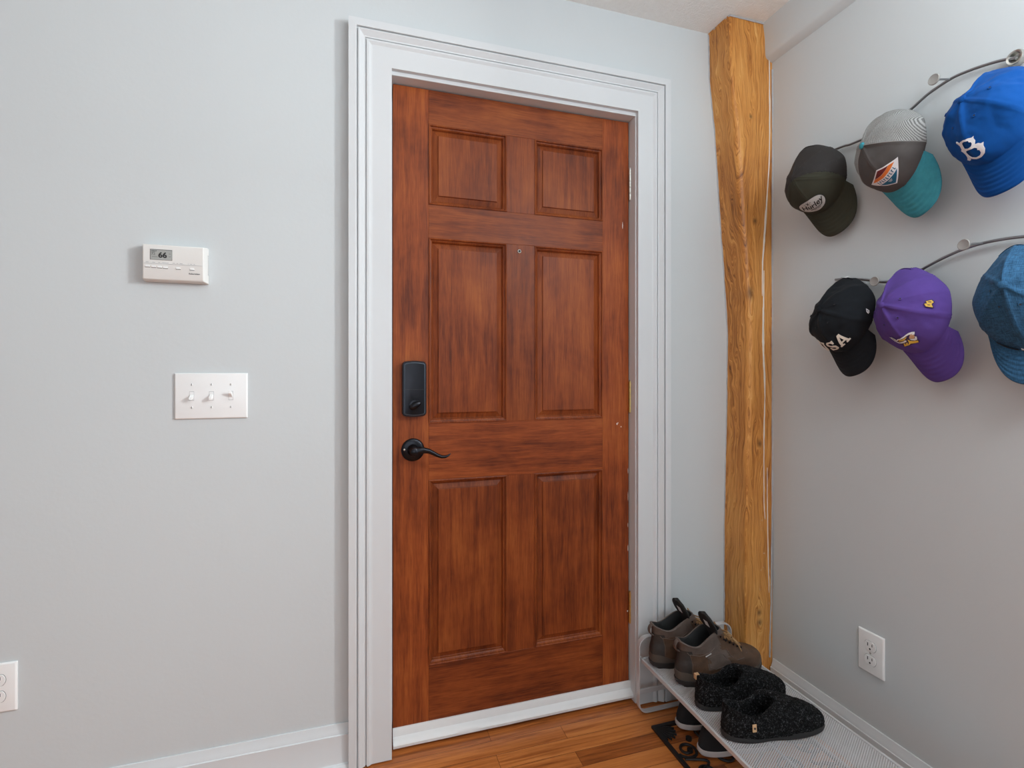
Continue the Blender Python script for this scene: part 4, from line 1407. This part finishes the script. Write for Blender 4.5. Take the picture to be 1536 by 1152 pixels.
def make_cap(label, q, mats, split=None, wr=0.004, seed=0, piping=None, button=None, eyelet=None, vis_mat=None, strap=None, vl=0.072, group=None, out=0.0, facet=0.007):
    Yc, zc_, spin, tilt, yaw = q[:5]; xo = q[7]; sc = 1.0
    root = empty('baseball_cap')
    root.matrix_world = Matrix.Translation((1.36 - xo - out, Yc, zc_)) @ Rmat(spin, tilt, yaw).to_4x4()
    tag(root, label, 'cap')
    C = Crown(q, wr, seed, facet)
    NA, NK = 216, 46
    def crown_part(name, cond, mat):
        idx = {}; V = []; F = []
        def vid(i, j):
            i %= NA
            if j == NK: i = 0
            if (i, j) not in idx:
                idx[(i, j)] = len(V)
                V.append(C.P(-PI + 2 * PI * i / NA, min(j / NK, 0.9999), True))
            return idx[(i, j)]
        for j in range(NK):
            for i in range(NA):
                A = -PI + 2 * PI * (i + .5) / NA
                c = C.base(A, (j + .5) / NK)[0]
                # arched opening above the closure strap at the back
                if abs(abs(A) - PI) < 0.50 and (j + .5) / NK < 0.10 * math.sqrt(max(0, 1 - ((abs(A) - PI) / 0.50) ** 2)):
                    continue
                if cond(c, A):
                    f = [vid(i, j), vid(i + 1, j), vid(i + 1, j + 1), vid(i, j + 1)]
                    g = []
                    for a in f:
                        if a not in g: g.append(a)
                    if len(g) > 2: F.append(g)
        o = mesh_obj(name, V, F, mat, root, True)
        so = o.modifiers.new('thick', 'SOLIDIFY'); so.thickness = 0.0012; so.offset = -1
        return o
    if split is None:
        crown = crown_part('crown', lambda c, A: True, mats[0])
    else:
        crown = crown_part('crown', lambda c, A: split(c, A), mats[0])
        crown_part('mesh_back', lambda c, A: not split(c, A), mats[1])
    # sweatband
    m = MB()
    P = [C.P(-PI + 2 * PI * i / 80, 0.12) * 0.945 for i in range(80)]
    Q = [C.P(-PI + 2 * PI * i / 80, 0.0) * 0.955 for i in range(80)]
    m.add(P + Q, [(i, (i + 1) % 80, 80 + (i + 1) % 80, 80 + i) for i in range(80)])
    sb = m.build('sweatband', M['blackcloth'] if strap is None else strap, root, smooth=True)
    so = sb.modifiers.new('thick', 'SOLIDIFY'); so.thickness = 0.0015
    # visor
    def vis(u, t, th_):
        A = u * C.ua
        x0 = C.a * math.cos(A); y0 = C.b * math.sin(A)
        ext = C.vl * (1 - abs(u) ** 3.3) ** .5
        y = y0 * (1 + 0.03 * t)
        z = C.dip * math.cos(A) - C.vs * ext * t - C.vc * (y0 / 0.08) ** 2 * t
        rows = 0.0006 * math.cos(t * 2 * PI * 7) * (1 if 0.06 < t < 0.97 else 0)
        edge = min(1.0, (1 - t) / 0.05) ** .5 if t > 0.95 else 1
        return Vector((x0 + ext * t + 0.0015 - 0.004 * (1 - t) , y, z + (th_ * edge + rows if th_ > 0 else -0.0004 * edge) + 0.001)) * sc
    NU, NT_ = 64, 48
    V = []; F = []
    for side in (0.0032, -1):
        for i in range(NU + 1):
            u = -0.995 + 1.99 * i / NU
            for j in range(NT_ + 1):
                V.append(vis(u, j / NT_, side))
    n1 = (NU + 1) * (NT_ + 1)
    for i in range(NU):
        for j in range(NT_):
            a = i * (NT_ + 1) + j
            F.append((a, a + NT_ + 1, a + NT_ + 2, a + 1))
            F.append((n1 + a, n1 + a + 1, n1 + a + NT_ + 2, n1 + a + NT_ + 1))
    for i in range(NU):
        for j in (0, NT_):
            a = i * (NT_ + 1) + j
            F.append((a, a + NT_ + 1, n1 + a + NT_ + 1, n1 + a))
    mesh_obj('visor', V, F, vis_mat or mats[0], root, True)
    # top button
    if button:
        m = MB()
        top = C.P(0, 0.9999)
        m.lathe([(0.0085, -0.001), (0.0085, 0.0015), (0.0070, 0.0034), (0.0040, 0.0046), (0.0005, 0.005)], top, (0, 0, 1), 24)
        m.build('button', button, root, smooth=True)
    # eyelets
    if eyelet:
        for A in (-PI / 6, PI / 6, PI / 2, -PI / 2):
            fn = C.on(A, C.tab[-1][0] * 0.72)
            c0 = fn(0, 0, -0.0020)
            nrm = (fn(0, 0, 0.002) - c0).normalized()
            m = MB()
            m.lathe([(0.0030, -0.001), (0.0040, 0.0002), (0.0034, 0.0012), (0.0018, 0.0009)], c0, nrm, 16)
            e = m.build('eyelet', eyelet, root, smooth=True)
            m = MB(); m.lathe([(0.0017, 0), (0.0017, 0.0011)], c0, nrm, 12); m.build('eyelet_hole', M['slot'], e)
    if piping:
        m = MB()
        for s in (1, -1):
            P = [C.P(s * piping[1], min(k / 60, 0.995), True) * 1.003 for k in range(0, 61)]
            m.sweep(P, 0.0013, 6)
        m.build('piping', piping[0], root, smooth=True)
    # closure strap across the opening at the back
    P = [C.P(PI + a, 0.02) * 0.96 + Vector((0, 0, 0.004)) for a in [(-0.55 + 1.1 * i / 16) for i in range(17)]]
    m = MB(); m.sweep(P, [(0.0085, 0.0012)] * 17, 8, ref=(1, 0, 0.001)); m.build('closure_strap', strap or mats[-1], root, smooth=True)
    return root, C

CL = {
 'olive': cloth('olive cotton', (0.046, 0.046, 0.032, 1), 0.12, 700),
 'blackmesh': meshcloth('black net', (0.030, 0.026, 0.025, 1), 0.27),
 'greyden': cloth('charcoal washed denim', (0.105, 0.098, 0.095, 1), 0.3, 800, wash=16),
 'greymesh': stripe_mesh('light grey ribbed net', (0.34, 0.34, 0.33, 1)),
 'teal': cloth('teal heather', (0.055, 0.31, 0.38, 1), 0.25, 500, wash=60),
 'blue': cloth('royal blue cotton', (0.004, 0.075, 0.31, 1), 0.22, 700, wash=14),
 'black': cloth('black cotton twill', (0.010, 0.012, 0.015, 1), 0.35, 700, wash=10),
 'purple': cloth('purple washed cotton', (0.105, 0.058, 0.275, 1), 0.28, 700, wash=12),
 'heather': cloth('blue heather crosshatch', (0.032, 0.105, 0.205, 1), 0.15, 700, True),
 'darkblue': cloth('dark navy band', (0.02, 0.03, 0.045, 1), 0.1, 700),
 'piping': cloth('pale contrast stitch', (0.32, 0.32, 0.31, 1), 0.1, 900),
}
IN = {
 'white': plain('white thread', (0.85, 0.85, 0.87, 1), 0.6, var=0.05, vs=300, bump=0.3, bs=900),
 'cream': plain('cream thread', (0.78, 0.72, 0.62, 1), 0.6, var=0.08, vs=300, bump=0.3, bs=900),
 'ink': plain('black thread', (0.012, 0.012, 0.012, 1), 0.7),
 'patchgrey': plain('pale grey woven patch', (0.52, 0.52, 0.50, 1), 0.7, var=0.04, vs=200),
 'gold': plain('gold thread', (0.75, 0.47, 0.06, 1), 0.55, var=0.15, vs=300, bump=0.3, bs=900),
 'orange': plain('orange woven patch', (0.80, 0.20, 0.035, 1), 0.6),
 'maroon': plain('maroon woven patch', (0.16, 0.012, 0.016, 1), 0.6),
 'teal': plain('deep teal woven patch', (0.01, 0.13, 0.24, 1), 0.6),
 'darkpurple': plain('dark purple thread', (0.035, 0.012, 0.07, 1), 0.6),
 'skin': plain('pale tan thread', (0.62, 0.36, 0.20, 1), 0.6),
}

# 1: olive trucker cap
front1 = lambda c, A: c.x > 0.062 - 0.42 * c.z
r, C = make_cap('dark olive trucker cap with black net back and oval white patch, on the upper rail', [1.1869, 1.7287, -0.2874, -0.0425, 0.0318, 0.1018, 0.1468, 0.0194, 0.1102, 0.0934, 1.9506, 1.7394, 0.2435, 0.0245, 0.0782, 0.93, -0.0003],
                [CL['olive'], CL['blackmesh']], split=front1, wr=0.003, facet=0.002, seed=1, vis_mat=CL['olive'])
fn = C.on(-0.05, C.arc(0.33))
pb = flat_part('patch_border', ellipse2d(0.0380, 0.0258), fn, IN['ink'], r, 0.0003)
flat_part('patch', ellipse2d(0.0360, 0.0238), fn, IN['patchgrey'], pb, 0.0007)
scr = join2d(xf2d(text2d('Hurley', 0.0225, 0.35, 0.0004), 1, -0.001, 0.001),
             rect2d(-0.012, 0.022, -0.0098, -0.0090), rect2d(-0.013, 0.019, -0.0126, -0.0112), rect2d(-0.006, 0.002, -0.0160, -0.0148), rect2d(0.004, 0.013, -0.0160, -0.0148),
             xf2d(text2d(')(', 0.0085, 0, 0.0004), 1, -0.004, 0.0150), rect2d(-0.014, -0.009, 0.0150, 0.0158), rect2d(0.001, 0.006, 0.0150, 0.0158))
flat_part('lettering', scr, fn, IN['ink'], pb, 0.0011)

# 2: grey and teal trucker cap
front2 = lambda c, A: abs(A) < 1.05
r, C = make_cap('grey trucker cap with teal visor and diamond patch, middle of the upper rail', [0.9515, 1.7162, -0.3537, 0.1228, -0.2853, 0.0862, -0.1065, 0.0208, 0.115, 0.0968, 2.312, 1.8332, 0.389, 0.0149, 0.0798, 0.8579, 0.0005],
                [CL['greyden'], CL['greymesh']], split=front2, wr=0.004, facet=0.004, seed=2, vis_mat=CL['teal'], button=CL['teal'], piping=(CL['piping'], 1.05))
fn = C.on(0.02, C.arc(0.36))
a, b = 0.047, 0.029
dia = lambda k: shape2d([(-a * k, 0), (0, -b * k), (a * k, 0), (0, b * k)])
pb = flat_part('patch_border', dia(1.0), fn, IN['white'], r, 0.0004)
k = 0.88
A_, B_ = a * k, b * k
hx = lambda y: A_ * (1 - abs(y) / B_)
flat_part('patch_field', shape2d([(-hx(0.012), 0.012), (hx(0.012), 0.012), (0, B_)]), fn, IN['maroon'], pb, 0.0008)
flat_part('patch_field', shape2d([(-hx(0.0035), 0.0035), (hx(0.0035), 0.0035), (hx(0.0115), 0.0115), (-hx(0.0115), 0.0115)]), fn, IN['orange'], pb, 0.0008)
flat_part('patch_field', shape2d([(-hx(-0.0085), -0.0085), (0, -B_), (hx(-0.0085), -0.0085)]), fn, IN['teal'], pb, 0.0008)
glyph = []
for i in range(9):
    x = -0.022 + i * 0.0052
    x *= 1.2; glyph.append(rect2d(x, x + 0.0016, -0.0060, 0.0012)); glyph.append(rect2d(x + 0.0016, x + 0.0034, -0.0010 if i % 2 else -0.0060, 0.0008 if i % 2 else -0.0045))
flat_part('lettering', join2d(*glyph), fn, IN['teal'], pb, 0.0008)
flat_part('lettering', join2d(rect2d(-0.005, 0.005, -0.0125, -0.0112), rect2d(-0.003, 0.003, -0.0152, -0.0142)), fn, IN['white'], pb, 0.0012)

# 3: royal blue cap with the B
r, C = make_cap('royal blue cap with white embroidered letter B, rightmost on the upper rail', [0.7326, 1.6972, -0.0889, 0.2924, -0.2075, 0.0971, -0.071, 0.0159, 0.1121, 0.0946, 2.5371, 2.0402, 0.5427, 0.0236, 0.0631, 0.9029, 0.0014],
                [CL['blue']], wr=0.009, seed=3, button=CL['blue'], eyelet=CL['blue'], strap=CL['blue'])
outer = [(0.0, .93), (.06, .99), (.14, .97), (.21, .89), (.29, .97), (.45, 1.0), (.62, .96), (.76, .88), (.86, .89), (.81, .80), (.83, .68), (.75, .565), (.88, .52), (.96, .44), (1.06, .42), (1.0, .32),
         (.99, .20), (.88, .07), (.70, .0), (.48, .0), (.32, .06), (.25, .10), (.19, .0), (.09, -.03), (.0, .02), (.07, .07), (.13, .16), (.16, .32), (.15, .45), (.07, .53), (.15, .60), (.15, .78), (.09, .87), (.03, .88)]
h1 = [(.30, .60), (.29, .72), (.31, .85), (.40, .91), (.50, .91), (.60, .86), (.61, .78), (.67, .74), (.67, .66), (.60, .60), (.45, .575)]
h2 = [(.29, .47), (.40, .50), (.54, .50), (.68, .46), (.77, .38), (.75, .31), (.82, .27), (.81, .17), (.70, .09), (.52, .075), (.36, .13), (.29, .26)]
ctr = lambda L: [((x - .5) * 0.041, (y - .5) * 0.050) for x, y in L]
flat_part('letter_badge', shape2d(ctr(outer), [ctr(h1), ctr(h2)]), C.on(-0.03, C.arc(0.35)), IN['white'], r, 0.0012)

# 4: black USA cap
r, C = make_cap('black cap with white USA lettering, nearest the post on the lower rail', [1.087, 1.3024, -0.2537, 0.2719, -0.1166, 0.093, 0.1421, 0.0223, 0.115, 0.0967, 2.2622, 1.998, 0.4216, 0.0214, 0.066, 0.8336, 0.0004],
                [CL['black']], wr=0.008, seed=4, button=CL['black'], eyelet=CL['black'], strap=CL['black'])
def serif_letters():
    U = [shape2d([(0, 1), (.38, 1), (.38, .88), (.28, .88), (.28, .25), (.36, .14), (.5, .14), (.6, .25), (.6, .88), (.5, .88), (.5, 1), (.86, 1), (.86, .88), (.76, .88), (.76, .2), (.62, .0), (.25, .0), (.1, .2), (.1, .88), (0, .88)])]
    S = [shape2d([(.08, .34), (.08, 0), (.2, 0), (.24, .05), (.35, 0), (.6, 0), (.76, .12), (.76, .42), (.6, .56), (.3, .66), (.24, .74), (.3, .86), (.5, .86), (.6, .76), (.62, .66), (.74, .66), (.74, 1), (.62, 1), (.58, .95), (.48, 1), (.24, 1), (.08, .86), (.08, .62), (.22, .5), (.52, .40), (.60, .32), (.56, .15), (.36, .14), (.24, .22), (.2, .34)])]
    A = [shape2d([(0, 0), (0, .12), (.08, .12), (.36, 1), (.60, 1), (.90, .12), (.98, .12), (.98, 0), (.6, 0), (.6, .12), (.70, .12), (.65, .27), (.33, .27), (.28, .12), (.38, .12), (.38, 0)], [[(.37, .39), (.61, .39), (.49, .78)]])]
    return join2d(*[xf2d(q, 1, dx, 0) for L, dx in ((U, -1.42), (S, -0.45), (A, 0.46)) for q in L])
L4 = xf2d(serif_letters(), 0.0300, 0.004, -0.014, sx=1.0)
flat_part('lettering', L4, C.on(-0.05, C.arc(0.30)), IN['cream'], r, 0.0010)
flat_part('side_mark', join2d(xf2d(text2d('47', 0.0095, 0.3, 0.0004), 1, 0, 0, 0.2)), C.on(1.27, 0.018), IN['white'], r, 0.0006)
m = MB(); P = C.P(PI - 0.25, 0.10)
for nm, mat_, a0, a1 in (('size_tag', M['labelwhite'], -0.012, 0.012),):
    fnb = C.on(PI - 0.12, 0.010)
    flat_part(nm, rect2d(-0.013, 0.013, -0.004, 0.006), fnb, mat_, r, 0.0006)

# 5: purple cap with the horned helmet emblem
r, C = make_cap('purple cap with yellow and white horned-helmet emblem, middle of the lower rail', [0.9053, 1.2952, -0.3177, 0.099, -0.1893, 0.0916, -0.0421, 0.0174, 0.115, 0.0935, 2.2689, 1.6428, 0.3594, 0.0252, 0.0739, 0.8093, 0.0005],
                [CL['purple']], wr=0.006, seed=5, button=CL['purple'], eyelet=CL['purple'], strap=CL['purple'])
fn = C.on(0.0, C.arc(0.36))
px = lambda L: [((x - 380) / 520 * 0.061, -(y - 935) / 300 * 0.037) for x, y in L]
em = flat_part('emblem', shape2d(px([(118, 800), (150, 808), (200, 795), (235, 825), (262, 850), (300, 822), (400, 810), (480, 822), (545, 840), (600, 868), (645, 912), (600, 950), (604, 990), (570, 1030), (565, 1075), (520, 1085),
                                     (440, 1045), (360, 1020), (262, 1030), (275, 975), (220, 925), (165, 880), (145, 850)])), fn, IN['darkpurple'], r, 0.0006)
flat_part('horn', shape2d(px([(118, 800), (148, 815), (165, 850), (205, 890), (270, 910), (400, 885), (412, 905), (395, 925), (290, 935), (230, 922), (180, 890), (150, 855)])), fn, IN['white'], em, 0.0011)
flat_part('horn', shape2d(px([(160, 803), (200, 800), (232, 830), (255, 872), (242, 880), (215, 862), (205, 825)])), fn, IN['white'], em, 0.0011)
flat_part('helmet', shape2d(px([(262, 852), (300, 826), (400, 812), (480, 824), (545, 842), (600, 872), (640, 912), (602, 935), (560, 900), (535, 868), (470, 846), (390, 836), (300, 845), (275, 868)])), fn, IN['white'], em, 0.0011)
flat_part('helmet', shape2d(px([(285, 880), (300, 856), (390, 846), (475, 856), (450, 868), (340, 880)])), fn, IN['gold'], em, 0.0011)
flat_part('face', shape2d(px([(480, 905), (520, 885), (560, 880), (590, 905), (585, 950), (545, 975), (500, 945)])), fn, IN['skin'], em, 0.0011)
flat_part('beard', shape2d(px([(470, 925), (500, 955), (548, 985), (585, 960), (600, 985), (562, 1025), (520, 1010), (485, 970)])), fn, IN['white'], em, 0.0014)
flat_part('braid', shape2d(px([(275, 1020), (315, 955), (345, 945), (325, 1000), (372, 950), (395, 950), (375, 1000), (412, 970), (440, 905), (450, 960), (480, 1000), (530, 1030), (552, 1050), (530, 1078), (470, 1045), (420, 1005), (340, 1012)])), fn, IN['gold'], em, 0.0011)
fn = C.on(1.27, 0.044)
flag = flat_part('side_emblem', shape2d([(-.0075, -.006), (-.0055, .010), (.001, .013), (.003, .008), (.0065, .010), (.0095, -.004), (.004, -.008), (.001, -.004)]), fn, IN['darkpurple'], r, 0.0005)
flat_part('flag', shape2d([(-.006, -.0045), (-.0045, .009), (.0003, .0115), (.0015, .006), (.0055, .0082), (.0078, -.003), (.0038, -.0062), (.0005, -.002)], [[(-.0025, .001), (-.002, .006), (-.0005, .006), (-.001, .001)], [(.003, -.002), (.0035, .004), (.005, .004), (.0048, -.002)]]), fn, IN['gold'], flag, 0.001)

# 6: blue crosshatch cap
r, C = make_cap('slate blue crosshatch cap with dark front stripe, rightmost on the lower rail', [0.6914, 1.2947, -0.088, 0.0242, 0.1876, 0.1089, -0.101, 0.0144, 0.1143, 0.0855, 1.5, 1.3, -0.1012, 0.0221, 0.0716, 0.8661, -0.0068],
                [CL['heather']], wr=0.006, seed=6, button=CL['heather'], eyelet=CL['heather'], strap=CL['heather'])
fn = C.on(0, 0.010)
flat_part('front_stripe', join2d(*[rect2d(-0.052 + i * 0.004, -0.048 + i * 0.004, -0.0025, 0.0025) for i in range(9)]), fn, CL['darkblue'], r, 0.0004)
flat_part('emblem', shape2d([(-.010, .006), (-.004, .003), (.000, .0045), (.010, .0085), (.004, .002), (.009, -.004), (.002, -.0015), (-.002, -.006), (-.003, -.001), (-.011, .001), (-.006, .0028)]), fn, IN['white'], r, 0.001)
